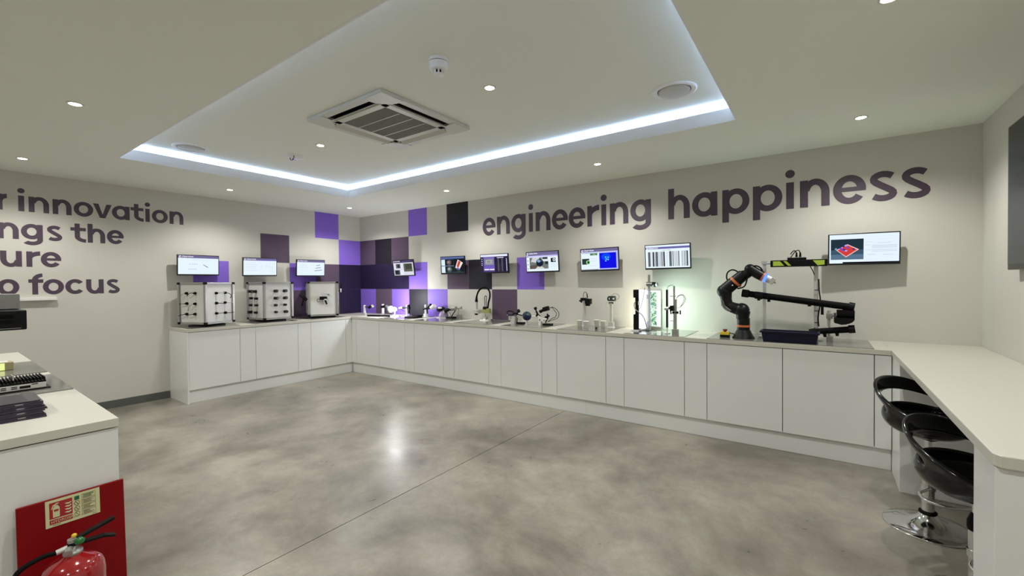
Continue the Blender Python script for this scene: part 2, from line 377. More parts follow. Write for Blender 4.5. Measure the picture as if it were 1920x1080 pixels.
lines = [
    ('innovation', 2.2115, [(265 / A, 352 / A), (415 / A, 710 / A), (762 / A, 1035 / A), (1065 / A, 1348 / A), (170 + 40 / Bc, 170 + 355 / Bc), (170 + 357 / Bc, 170 + 655 / Bc), (170 + 672 / Bc, 170 + 895 / Bc), (170 + 920 / Bc, 170 + 995 / Bc), (170 + 1030 / Bc, 170 + 1297 / Bc), (170 + 1328 / Bc, 170 + 1560 / Bc)], 390, 'uppermost line'),
    ('r', 2.2115, [(-7, 103 / A)], 390, None),
    ('ngs', 1.921, [(-5, 272 / A), (303 / A, 620 / A), (665 / A, 912 / A)], 440, None),
    ('the', 1.921, [(1020 / A, 1250 / A), (1268 / A, 170 + 243 / Bc), (170 + 273 / Bc, 170 + 558 / Bc)], 440, None),
    ('ure', 1.637, [(3 / C3, 318 / C3), (382 / C3, 585 / C3), (590 / C3, 887 / C3)], 490, None),
    ('o', 1.345, [(-45 / C3, 280 / C3)], 540, None),
    ('focus', 1.345, [(412 / C3, 628 / C3), (620 / C3, 925 / C3), (945 / C3, 1218 / C3), (1247 / C3, 1500 / C3), (1535 / C3, 1742 / C3)], 540, None)]
labs = {'innovation': 'plum wall lettering reading innovation, top line on the left wall', 'r': 'letter r cut by the photo edge in the top line on the left wall',
        'ngs': 'plum letters ngs at the start of the second line on the left wall', 'the': 'plum word the at the end of the second line on the left wall',
        'ure': 'plum letters ure forming the short third line on the left wall', 'o': 'plum letter o before the word focus on the left wall', 'focus': 'plum word focus in the bottom line on the left wall'}
for txt, z, ext, py, _ in lines:
    sq = seqX(txt, ext, py)
    rt = thing('wall_lettering', labs[txt], 'lettering', (0, sq[0][1], z), 'sentence on the left wall')
    letters(rt, sq, (0.0002, 0, z), (0, 1, 0), 0.16, 0.042)

# ------------------------------------------------------------------ cabinets, plinths, worktops
FY = -0.597; FX = 0.582; PZ = 0.162
def cab_back(x0, x1, lab):
    t = thing('base_cabinet', lab, 'cabinet', ((x0 + x1) / 2, FY, PZ), 'white base cabinets')
    MB().bb((x0 + 0.0005, FY + 0.02, PZ), (x1 - 0.0005, -0.003, 0.862)).build('carcass', SEAM, t)
    MB().bb((x0 + 0.0026, FY, PZ), (x1 - 0.0026, FY + 0.0195, 0.857)).build('door', WHITE, t, bevel=0.0012)
def cab_left(y0, y1, lab):
    t = thing('base_cabinet', lab, 'cabinet', (FX, (y0 + y1) / 2, PZ), 'white base cabinets')
    MB().bb((0.003, y0 + 0.0005, PZ), (FX - 0.02, y1 - 0.0005, 0.862)).build('carcass', SEAM, t)
    MB().bb((FX - 0.0195, y0 + 0.0026, PZ), (FX, y1 - 0.0026, 0.857)).build('door', WHITE, t, bevel=0.0012)
ordn = ['first', 'second', 'third', 'fourth', 'fifth', 'sixth', 'seventh', 'eighth', 'ninth']
bx = [0.701, 1.274, 1.854, 2.048, 2.619, 2.814, 3.395, 3.588, 4.169, 4.363, 4.943, 5.138, 5.722, 5.917, 6.501, 7.088, 7.187]
doors = [(0, 1), (1, 2), (3, 4), (5, 6), (7, 8), (9, 10), (11, 12), (13, 14), (14, 15)]
for n, (a, b) in enumerate(doors):
    cab_back(bx[a], bx[b], 'white cabinet with plain door, %s from the corner along the back wall' % ordn[n])
fill = [(2, 3), (4, 5), (6, 7), (8, 9), (10, 11), (12, 13), (15, 16)]
for n, (a, b) in enumerate(fill):
    solo(MB().bb((bx[a] + 0.0026, FY, PZ), (bx[b] - 0.0018, -0.003, 0.857)), 'filler_panel', WHITE,
         'narrow white filler panel between cabinet doors, %s from the corner along the back wall' % ordn[n], 'panel', ((bx[a] + bx[b]) / 2, FY, PZ), 'narrow panels in the cabinet runs')
solo(MB().bb((FX + 0.0006, FY, PZ), (bx[0] - 0.0018, -0.003, 0.857)), 'filler_panel', WHITE, 'white corner post panel where the two cabinet runs meet, back wall side', 'panel', (0.64, FY, PZ), 'narrow panels in the cabinet runs')
for n, (a, b) in enumerate([(-2.820, -2.253), (-2.061, -1.481), (-1.287, -0.703)]):
    cab_left(a, b, ['white cabinet at the free end of the left wall run', 'white cabinet in the middle of the left wall run', 'white cabinet of the left wall run nearest the corner'][n])
for n, (a, b) in enumerate([(-2.253, -2.061), (-1.481, -1.287)]):
    solo(MB().bb((0.003, a + 0.0018, PZ), (FX, b - 0.0018, 0.857)), 'filler_panel', WHITE, ['narrow white filler panel in the left run, nearer its free end', 'narrow white filler panel in the left run, nearer the corner'][n], 'panel', (FX, (a + b) / 2, PZ), 'narrow panels in the cabinet runs')
solo(MB().bb((0.003, -0.703 + 0.0018, PZ), (FX, FY - 0.0006, 0.857)), 'filler_panel', WHITE, 'white corner post panel where the two cabinet runs meet, left wall side', 'panel', (FX, -0.65, PZ), 'narrow panels in the cabinet runs')
solo(MB().bb((0.002, -2.838, 0), (0.587, -2.8205, 0.86)), 'end_panel', WHITE, 'tall white side panel closing the free end of the left cabinet run', 'panel', (0.3, -2.83, 0))
solo(MB().bb((0.005, -2.8195, 0.0), (FX - 0.03, FY + 0.029, PZ - 0.001)), 'plinth', [WHITE], 'white plinth under the left wall cabinets', 'plinth', (0.3, -1.7, 0))
solo(MB().bb((FX - 0.029, FY + 0.03, 0.0), (4.70, -0.003, PZ - 0.001)), 'plinth', [WHITE], 'white plinth under the back wall cabinets, half toward the corner', 'plinth', (2.6, -0.3, 0))
solo(MB().bb((4.7015, FY + 0.03, 0.0), (7.187, -0.003, PZ - 0.001)), 'plinth', [WHITE], 'white plinth under the back wall cabinets, half toward the bar', 'plinth', (6.0, -0.3, 0))
solo(MB().bb((0.001, -2.840, 0.862), (0.590, -0.6045, TOP)), 'worktop', TOPM, 'white worktop on the left wall cabinets', 'worktop', (0.3, -1.7, 0.862), bevel=0.002)
solo(MB().bb((0.001, -0.604, 0.862), (7.184, -0.001, TOP)), 'worktop', TOPM, 'long white worktop on the back wall cabinets', 'worktop', (3.6, -0.3, 0.862), bevel=0.002)
bar = [(7.1845, -0.001), (7.1845, -2.92), (7.2, -2.94), (LW - 0.001, -2.94), (LW - 0.001, -0.001)]
mb = MB(); mb.prism(bar, (0, 0, 0.862), (1, 0, 0), (0, 1, 0), TOP - 0.862)
mb.f = mb.f; solo(mb, 'worktop', TOPM, 'white bar worktop along the right wall over the black stools', 'worktop', (7.47, -1.5, 0.862), bevel=0.003)
solo(MB().bb((7.190, -0.97, 0), (LW - 0.015, -0.002, 0.861)), 'bar_pedestal', WHITE, 'white pedestal box under the far end of the bar worktop', 'pedestal', (7.48, -0.78, 0), bevel=0.0015)
solo(MB().bb((7.190, -2.925, 0), (LW - 0.015, -2.70, 0.861)), 'bar_pedestal', WHITE, 'white pedestal box under the near end of the bar worktop', 'pedestal', (7.48, -2.8, 0), bevel=0.0015)
# smoked mats let into the worktops
def mat_back(x0, x1, lab):
    solo(MB().bb((x0, -0.600, TOP), (x1, -0.02, TOP + 0.005)), 'display_mat', GLASSMAT, lab, 'mat', ((x0 + x1) / 2, -0.3, TOP), 'grey display mats', bevel=0.001)
for n, (a, b) in enumerate([(1.274, 1.854), (2.048, 2.619), (2.814, 3.395), (3.588, 4.169), (4.363, 4.943), (5.138, 5.722), (5.917, 7.088)]):
    mat_back(a, b, 'grey glossy mat on the back worktop, under ' + ['the glaring lamp near the corner', 'the silver camera and purple base', 'the gooseneck camera', 'the small globe', 'the white paper cups', 'the upright light panel', 'the robot arm and navy bin'][n])
for n, (a, b) in enumerate([(-2.82, -2.253), (-2.061, -1.481), (-1.287, -0.703)]):
    solo(MB().bb((0.02, a, TOP), (0.585, b, TOP + 0.005)), 'display_mat', GLASSMAT, 'grey glossy mat under the %s display carousel' % ['nearest', 'middle', 'farthest'][n], 'mat', (0.3, (a + b) / 2, TOP), 'grey display mats', bevel=0.001)

# ------------------------------------------------------------------ island in the left foreground
IX0, IX1, IY = 1.46, 4.461, -4.30
ia = atan2(0.052, 3.0)
isl = thing('island_counter', 'white counter in the left foreground with closed end panel', 'counter', (IX1, -4.322, 0))
def irot(p):  # island frame: origin at its near right corner
    return V((IX1 + p[0] * cos(-ia) - p[1] * sin(-ia), -4.322 + p[0] * sin(-ia) + p[1] * cos(-ia), p[2]))
def ibox(mb, a, b):
    c = irot([(a[i] + b[i]) / 2 for i in range(3)]); return mb.box(c, [abs(b[i] - a[i]) for i in range(3)], rot=-ia)
ibox(MB(), (-3.0, -0.64, 0.865), (0.0, 0, TOP)).build('counter_top', TOPM, isl, bevel=0.002)
ibox(MB(), (-0.024, -0.635, 0.0), (-0.004, -0.002, 0.861)).build('end_panel', WHITE, isl)
ibox(MB(), (-2.99, -0.625, 0.10), (-0.0245, -0.014, 0.855)).build('carcass', WHITE, isl)
ibox(MB(), (-2.95, -0.57, 0.0), (-0.0245, -0.06, 0.0995)).build('plinth', WHITE, isl)
for n, (a, b) in enumerate([(-0.835 - 0.63, -0.835), (-1.605 - 0.63, -1.605)]):
    mb = ibox(MB(), (a, -0.60, TOP), (b, -0.004, TOP + 0.005))
    solo(mb, 'display_mat', GLASSMAT, ['grey glossy mat under the finned computer on the foreground counter', 'grey glossy mat under the pale yellow block on the foreground counter'][n], 'mat', irot(((a + b) / 2, -0.3, TOP)), 'grey display mats')
# finned industrial computer
pc = thing('industrial_computer', 'flat metal computer with black cooling fins on the foreground counter', 'computer', (3.40, -4.56, 0.905))
MB().bb((3.325, -4.74, 0.911), (3.49, -4.39, 0.938)).build('case', ALU, pc, bevel=0.001)
MB().bb((3.30, -4.76, 0.905), (3.50, -4.375, 0.911)).build('base_plate', BLK, pc)
mb = MB().bb((3.325, -4.74, 0.938), (3.49, -4.39, 0.948)); mb.build('heatsink', BLK, pc)
for k in range(30):
    MB().bb((3.325, -4.392 - k * 0.0118 - 0.004, 0.948), (3.49, -4.392 - k * 0.0118, 0.964)).build('fin', BLK, pc)
for yy, zz, l in ((-4.43, 0.933, 0.022), (-4.50, 0.929, 0.02), (-4.50, 0.921, 0.02), (-4.535, 0.929, 0.018), (-4.535, 0.921, 0.018), (-4.57, 0.924, 0.014)):
    MB().bb((3.49, yy - l / 2, zz - 0.002), (3.4915, yy + l / 2, zz + 0.002)).build('port', BLK, pc)
MB().bb((3.49, -4.482, 0.918), (3.493, -4.445, 0.930)).build('connector', BLK, pc, bevel=0.001)
MB().bb((3.42, -4.505, 0.964), (3.495, -4.50, 0.985)).build('bracket', STEEL, pc)
# leaflets
for k in range(12):
    mb = MB(); off = random.uniform(-0.006, 0.006); a = random.uniform(-0.05, 0.05)
    c = V((4.085 - k * 0.0075 + off, -4.60 + random.uniform(-0.006, 0.006), TOP + 0.003 + k * 0.0048))
    M = Matrix.Rotation(a, 3, 'Z')
    mb.box(c, (0.21, 0.235, 0.0042), rot=M)
    pic = MB()
    o = solo(mb, 'leaflet', mat('dark violet print %d' % (k % 3), [(0.030, 0.021, 0.040), (0.045, 0.034, 0.055), (0.024, 0.018, 0.034)][k % 3], 0.3, noise=0.35, scale=25), 'dark violet leaflet in the fanned stack on the foreground counter, %s from the bottom' % (ordn + ['tenth', 'eleventh', 'twelfth'])[k], 'leaflet', c, 'stack of dark violet leaflets')
    if k % 3 == 1:
        MB().box(c + M @ V((0.106, 0.05, 0)), (0.001, 0.022, 0.0038), rot=M).build('printed_figure', mat('silver print', (0.35, 0.34, 0.34), 0.4), o)
# pale yellow block, black housing on arm
yb = thing('light_block', 'pale yellow glowing block at the left edge of the photo', 'light', (2.52, -4.44, 0.905))
MB().bb((2.50, -4.56, 0.906), (2.60, -4.41, 0.955)).build('housing', mat('pale kraft card', (0.42, 0.38, 0.20), 0.6), yb, bevel=0.002)
MB().bb((2.60, -4.555, 0.908), (2.603, -4.448, 0.951)).build('lens_face', em((235, 245, 160), 1.0), yb)  # emission paints the box's lit yellow side; the box is no lamp
MB().bb((2.52, -4.54, 0.955), (2.58, -4.43, 0.957)).build('top_label', WPL, yb)
ar = thing('sensor_stand', 'black sensor housing hung from a grey block at the left photo edge', 'sensor', (3.3, -4.75, 0.9))
MB().cyl((3.2, -4.86, 0.906), (3.2, -4.86, 1.42), 0.014).build('pole', ALU, ar)
MB().cyl((3.2, -4.86, 0.9), (3.2, -4.86, 0.912), 0.06, n=24).build('base', BLK, ar)
MB().bb((3.17, -4.89, 1.318), (3.455, -4.47, 1.392)).build('mounting_block', mat('grey cast block', (0.27, 0.27, 0.26), 0.6, noise=0.1), ar, bevel=0.002)
MB().bb((3.27, -4.66, 1.218), (3.565, -4.46, 1.315)).build('housing', BLK, ar, bevel=0.006)
for z in (1.298, 1.272): MB().bb((3.562, -4.60, z - 0.004), (3.585, -4.50, z + 0.004)).build('mounting_lug', BLK, ar)
MB().bb((3.5655, -4.6, 1.226), (3.5662, -4.48, 1.228)).build('trim_line', STEEL, ar)
# wall trunking below the lettering
tr = solo(MB().bb((0.0, -5.2, 1.282), (0.045, -3.835, 1.312)), 'cable_trunking', WPL, 'short white trunking fixed to the left wall under the lettering', 'trunking', (0, -4.5, 1.29), bevel=0.002)

# ------------------------------------------------------------------ fire extinguisher point
bd = thing('extinguisher_board', 'red backing board with sign standing against the foreground counter end', 'board', (4.50, -4.46, 0))
dirx = V((0.075, 0.0, 1)).normalized()
lean = 0.04
# board: slightly leaning slab, top edge at z 0.655 touching the end panel
ez = V((-lean, 0, 0.66)).normalized(); ey = V((0, 1, 0)); exn = ey.cross(ez)   # exn points to +x
o0 = V((4.468 + lean, -4.603, 0.0))
def bpt(u, v, d=0.0): return o0 + ey * u + ez * v + exn * d
MB().prism([(0, 0), (0.287, 0), (0.287, 0.656), (0, 0.656)], o0, ey, ez, 0.012).build('back_panel', RED, bd, bevel=0.002)
MB().box(bpt(0.1435, 0.01, 0.11), (0.24, 0.287, 0.02), axes=(exn, ey, ez)).build('foot_plate', RED, bd)
SG = V((0, 0, 0))
def sg(px, py): # sign corner on the board face
    p = onP(px, py, bpt(0, 0, 0.0125), exn); return (p - bpt(0, 0, 0.0125))
def suv(px, py): d = sg(px, py); return d.dot(ey), d.dot(ez)
u0, v1 = suv(84, 942); u1, v0 = suv(188, 961); 
SU0, SU1 = u0, u1; SV1 = suv(84, 942)[1]; SV0 = suv(88, 992)[1]
sgn = MB(); lay = 0.0128
def srect(mb, a, b, c, d, z, k):  # a..c across 0..1, b..d up 0..1
    mb.mt(k)
    U = lambda t: SU0 + (SU1 - SU0) * t; W_ = lambda t: SV0 + (SV1 - SV0) * t
    mb.prism([(U(a), W_(b)), (U(c), W_(b)), (U(c), W_(d)), (U(a), W_(d))], bpt(0, 0, lay + z), ey, ez, 0.0004)
def spoly(mb, pts, z, k):
    mb.mt(k); U = lambda t: SU0 + (SU1 - SU0) * t; W_ = lambda t: SV0 + (SV1 - SV0) * t
    mb.prism([(U(x), W_(y)) for x, y in pts], bpt(0, 0, lay + z), ey, ez, 0.0004)
SIGNY = mat('photoluminescent sign', (0.62, 0.62, 0.36), 0.5); SRED = mat('sign red', (0.36, 0.015, 0.02), 0.5); SGRN = mat('sign green', (0.01, 0.13, 0.04), 0.5); SBRN = mat('sign print', (0.20, 0.13, 0.07), 0.5)
m = sgn; srect(m, 0, 0, 1, 1, 0, 0)
srect(m, 0.07, 0.30, 0.48, 0.90, 0.0006, 1); srect(m, 0.07, 0.10, 0.48, 0.26, 0.0006, 1)
srect(m, 0.13, 0.34, 0.25, 0.70, 0.0012, 0); srect(m, 0.15, 0.56, 0.23, 0.63, 0.0018, 1); spoly(m, [(0.14, 0.70), (0.24, 0.70), (0.22, 0.78), (0.16, 0.78)], 0.0012, 0)
spoly(m, [(0.10, 0.66), (0.13, 0.80), (0.20, 0.86), (0.25, 0.84), (0.20, 0.81), (0.14, 0.76), (0.12, 0.66)], 0.0012, 0)
for k in range(4):
    y = 0.39 + k * 0.11; spoly(m, [(0.34, y + 0.03), (0.37, y), (0.42, y - 0.02), (0.46, y + 0.02), (0.46, y + 0.07), (0.42, y + 0.035), (0.38, y + 0.05)], 0.0012, 0)
srect(m, 0.52, 0.76, 0.61, 0.90, 0.0006, 2)
for y in (0.64, 0.43, 0.22):
    n = 16; spoly(m, [(0.565 + 0.052 * cos(2 * pi * k / n), y + 0.095 * sin(2 * pi * k / n)) for k in range(n)], 0.0006, 3)
    spoly(m, [(0.565 + 0.040 * cos(2 * pi * k / n), y + 0.073 * sin(2 * pi * k / n)) for k in range(n)], 0.001, 0)
    spoly(m, [(0.535, y + 0.05), (0.545, y + 0.07), (0.595, y - 0.05), (0.585, y - 0.07)], 0.0014, 3)
for y in (0.83, 0.62, 0.41, 0.20):
    for (a, b, c, d) in ((0.655, y + 0.075, 0.92, y + 0.085), (0.655, y - 0.085, 0.92, y - 0.075), (0.655, y - 0.085, 0.66, y + 0.085), (0.915, y - 0.085, 0.92, y + 0.085)): srect(m, a, b, c, d, 0.0006, 3)
    for k in range(4): srect(m, 0.68, y + 0.045 - k * 0.034, 0.68 + random.choice((0.13, 0.16, 0.2)), y + 0.058 - k * 0.034, 0.0006, 2 if y > 0.8 else 3)
srect(m, 0.12, 0.045, 0.26, 0.065, 0.0006, 3); srect(m, 0.85, 0.045, 0.93, 0.06, 0.0006, 3)
sign = sgn.build('sign', [SIGNY, SRED, SGRN, SBRN], bd)
text_mesh('HYDROSPRAY', (SV1 - SV0) * 0.13, bpt(SU0 + (SU1 - SU0) * 0.095, SV0 + (SV1 - SV0) * 0.135, lay + 0.0016), ey, ez, SIGNY, 'sign_text', bd)
fx, fy = 4.655, -4.492
fe = thing('fire_extinguisher', 'glossy red fire extinguisher in front of the red board', 'extinguisher', (fx, fy, 0.021))
cz = 0.022
pr = [(0.078, cz), (0.083, cz + 0.012), (0.083, 0.43), (0.080, 0.455), (0.072, 0.474), (0.056, 0.490), (0.036, 0.500), (0.024, 0.507)]
MB().lathe([(r, h) for r, h in pr], (fx, fy, 0), n=40).build('cylinder', REDG, fe)
MB().lathe([(0.024, 0.506), (0.026, 0.512), (0.026, 0.518), (0.011, 0.521), (0.011, 0.545), (0.014, 0.548), (0.014, 0.558)], (fx, fy, 0), n=20).build('valve', STEEL, fe)
MB().cyl((fx + 0.008, fy - 0.010, 0.530), (fx + 0.028, fy - 0.016, 0.524), 0.011, n=18).build('pressure_gauge', STEEL, fe)
gy = lambda px, py, dx=0: (lambda d: CO + d * ((fx + dx - CO.x) / d.x))(ray(px, py))
hp = [gy(128, 1024), gy(146, 1008), gy(168, 995), gy(190, 983), gy(213, 970)]
def strap(pts, wd, th, name, m, parent):
    mb = MB()
    for a, b in zip(pts[:-1], pts[1:]):
        a, b = V(a), V(b); d = (b - a).normalized(); n = V((1, 0, 0)); u = d.cross(n).normalized()
        mb.box((a + b) / 2, ((b - a).length + 0.004, wd, th), axes=(d, n, u))
    return mb.build(name, m, parent, bevel=0.002)
strap(hp, 0.024, 0.009, 'squeeze_lever', BLK, fe)
strap([gy(130, 1022), gy(152, 1016), gy(172, 1010), gy(195, 1003), gy(214, 1002)], 0.024, 0.009, 'carry_handle', BLK, fe)
MB().ball(gy(139, 1004), 0.0075).build('safety_pin', YEL, fe)
MB().lathe([(0.013, 0), (0.014, 0.006), (0.009, 0.011), (0.004, 0.013)], gy(149, 1013, 0.012), (1, 0, -0.2), n=18).build('safety_seal', mat('green plastic', (0.01, 0.16, 0.03), 0.2, coat=0.5), fe)
MB().cyl(gy(127, 1027), gy(105, 1037), 0.0095, 0.0085, n=14).build('hose_coupling', ALU, fe)
MB().tube([gy(105, 1037), gy(82, 1044), gy(55, 1058), gy(32, 1076), gy(15, 1110), gy(10, 1160), gy(18, 1220)], 0.0078, n=12).build('hose', RUB, fe)

# ------------------------------------------------------------------ ceiling fittings
DLL = {0: 'round recessed downlight nearest the room corner', 1: 'round recessed downlight above the purple wall panels, by the back wall', 2: 'round recessed downlight above the word engineering', 3: 'round recessed downlight above the word happiness',
       4: 'round recessed downlight between the left wall and the ceiling recess', 5: 'round downlight inside the ceiling recess, left of the air conditioner cassette', 6: 'round downlight inside the ceiling recess, right of the smoke alarm',
       7: 'round recessed downlight cut by the top photo edge at right', 8: 'round recessed downlight nearest the left photo edge', 9: 'round recessed downlight in the ceiling above the foreground counter'}
TRIM = mat('white downlight trim', (0.75, 0.74, 0.68), 0.4); BULB = mat('downlight bulb', (1.0, 0.97, 0.86), em=26, noise=0)
proto = thing('downlight', 'x', 'light', (0, 0, 0), 'recessed ceiling downlights')
mb = MB(); n = 28
mb.lathe([(0.043, 0.0), (0.043, -0.003), (0.036, -0.006), (0.030, -0.004), (0.0295, 0.0)], (0, 0, 0), n=n, cap=False); mb.build('trim_ring', TRIM, proto)
MB().lathe([(0.0295, -0.0005), (0.027, -0.006), (0.015, -0.009), (0.001, -0.010)], (0, 0, 0), n=n).build('bulb', BULB, proto)
for i, (x, y) in enumerate(DL):
    place(proto, (x, y, HC if i in (5, 6) else H), DLL.get(i, 'round recessed downlight out of the photo behind the viewer, %s in that part' % (ordn[(i - 10) % 9])), i == 0)
# ceiling speakers
def speaker(px, py, lab):
    p = onZ(px, py, HC); sp = thing('ceiling_speaker', lab, 'speaker', (p.x, p.y, HC), 'round ceiling speakers')
    MB().lathe([(0.150, 0), (0.150, -0.006), (0.138, -0.014), (0.120, -0.012), (0.112, -0.004)], p, n=40, cap=False).build('trim_ring', WPL, sp)
    MB().lathe([(0.112, -0.0035), (0.112, -0.0045), (0.108, -0.005)], p, n=40, cap=False).build('shadow_gap', BLK, sp)
    MB().lathe([(0.105, -0.001), (0.105, -0.010), (0.09, -0.014), (0.001, -0.016)], p, n=40).build('grille', mat('pale metal grille', (0.55, 0.55, 0.5), 0.5, noise=0.08, scale=400), sp)
speaker(1264, 169, 'round ceiling speaker in the right end of the ceiling recess')
speaker(357.5, 276, 'round ceiling speaker in the left end of the ceiling recess')
# access point / detector with loop
p = onZ(553.5, 292, HC)
dt = thing('ceiling_sensor', 'small white domed ceiling sensor with a black cable loop', 'sensor', (p.x, p.y, HC))
MB().lathe([(0.095, 0), (0.095, -0.004), (0.085, -0.018), (0.05, -0.03), (0.001, -0.034)], p, n=32).build('dome', WPL, dt)
mb = MB(); c = p + V((0.03, -0.05, -0.035)); mb.tube([c + V((0.026 * cos(2 * pi * k / 16), 0, 0.026 * sin(2 * pi * k / 16))) + V((0.012 * cos(2 * pi * k / 16), 0, 0)) for k in range(17)], 0.0035, n=8, sub=2); mb.build('cable_loop', RUB, dt)
MB().lathe([(0.028, -0.033), (0.024, -0.036), (0.001, -0.037)], p + V((-0.02, 0.0, 0.004)), n=20).build('indicator', em((120, 90, 220), 0.8), dt)
# smoke alarm
p = onZ(822, 112, HC)
sm = thing('smoke_alarm', 'white cylindrical smoke alarm hanging in the ceiling recess', 'smoke alarm', (p.x, p.y, HC))
MB().lathe([(0.058, 0), (0.060, -0.012), (0.058, -0.018)], p, n=32).build('mounting_base', WPL, sm)
MB().lathe([(0.0545, -0.018), (0.0545, -0.022)], p, n=32).build('gap_ring', BLK, sm)
MB().lathe([(0.058, -0.022), (0.056, -0.055), (0.05, -0.064), (0.034, -0.066)], p, n=32).build('body', WPL, sm)
MB().lathe([(0.022, -0.064), (0.022, -0.088)], p, n=20).build('sensing_core', BLK, sm)
for k in range(8):
    a = 2 * pi * k / 8; MB().box(p + V((0.029 * cos(a), 0.029 * sin(a), -0.077)), (0.004, 0.011, 0.026), rot=a).build('fin', WPL, sm)
MB().lathe([(0.033, -0.088), (0.031, -0.096), (0.001, -0.098)], p, n=24).build('cap', WPL, sm)
# air-conditioning cassette
ax0, ax1, ay0, ay1 = 3.365, 4.295, -2.882, -1.957
cx, cy = (ax0 + ax1) / 2, (ay0 + ay1) / 2
ac = thing('ceiling_air_conditioner', 'square white air conditioning cassette in the ceiling recess', 'air conditioner', (cx, cy, HC))
hw = (ax1 - ax0) / 2
ACM = mat('off white cassette plastic', (0.66, 0.66, 0.60), 0.4, noise=0.01)
mb = MB()
z0, z1 = HC - 0.026, HC - 0.001
ri, ro = 0.265, 0.405       # return grille half size, vane slot outer
# frame as bars leaving four slots
for s_ in (-1, 1):
    mb.bb((cx - hw, cy + s_ * ro, z0), (cx + hw, cy + s_ * hw, z1)); mb.bb((cx + s_ * ro, cy - ro, z0), (cx + s_ * hw, cy + ro, z1))
    for t_ in (-1, 1): mb.bb((cx + s_ * 0.29, cy + t_ * 0.29, z0), (cx + s_ * ro, cy + t_ * ro, z1))
    mb.bb((cx - 0.32, cy + s_ * ri, z0), (cx + 0.32, cy + s_ * 0.325, z1)); mb.bb((cx + s_ * ri, cy - 0.32, z0), (cx + s_ * 0.325, cy + 0.32, z1))
mb.build('frame', ACM, ac, bevel=0.003)
MB().bb((cx - ro, cy - ro, HC - 0.006), (cx + ro, cy + ro, HC - 0.001)).build('slot_backing', BLK, ac)
for s_ in (-1, 1):
    for axis in (0, 1):
        c = V((cx, cy, HC - 0.024)) + (V((0, s_ * 0.352, 0)) if axis == 0 else V((s_ * 0.352, 0, 0)))
        opened = (axis == 1 and s_ == -1) or (axis == 0 and s_ == -1)
        d = (0.56, 0.055, 0.005) if axis == 0 else (0.055, 0.56, 0.005)
        ang = R(38) * s_
        M = Matrix.Rotation(-ang if axis == 0 else ang, 3, 'X' if axis == 0 else 'Y')
        MB().box(c, d, rot=M).build('air_vane', ACM, ac, bevel=0.001)
gm = MB().bb((cx - ri + 0.002, cy - ri + 0.002, HC - 0.0215), (cx + ri - 0.002, cy + ri - 0.002, HC - 0.0205)); gm.build('filter', mat('grey filter mesh', (0.30, 0.30, 0.26), 0.8), ac)
mb = MB()
for k in range(48): x = cx - ri + 0.008 + k * (2 * ri - 0.016) / 47; mb.bb((x - 0.0018, cy - ri, HC - 0.029), (x + 0.0018, cy + ri, HC - 0.0225))
o = mb.build('grille_bars', mat('grille plastic', (0.30, 0.30, 0.26), 0.6), ac); o['kind'] = 'stuff'
for k in (-1, 0, 1): MB().bb((cx - ri, cy + k * 0.132 - 0.004, HC - 0.031), (cx + ri, cy + k * 0.132 + 0.004, HC - 0.0295)).build('grille_rib', ACM, ac)
for sx in (-1, 1):
    for sy in (-1, 1):
        a0 = atan2(sy, sx); pts = [(0.0, 0.0)]
        mbc = MB(); L = 0.20
        poly = [(cx + sx * hw, cy + sy * hw), (cx + sx * (hw - L), cy + sy * hw), (cx + sx * (hw - L + 0.01), cy + sy * (hw - 0.10)), (cx + sx * (hw - 0.10), cy + sy * (hw - L + 0.01)), (cx + sx * hw, cy + sy * (hw - L))]
        if sx * sy < 0: poly = poly[::-1]
        mbc.prism(poly, (0, 0, z0 - 0.0065), (1, 0, 0), (0, 1, 0), 0.006); mbc.build('corner_cover', ACM, ac, bevel=0.002)

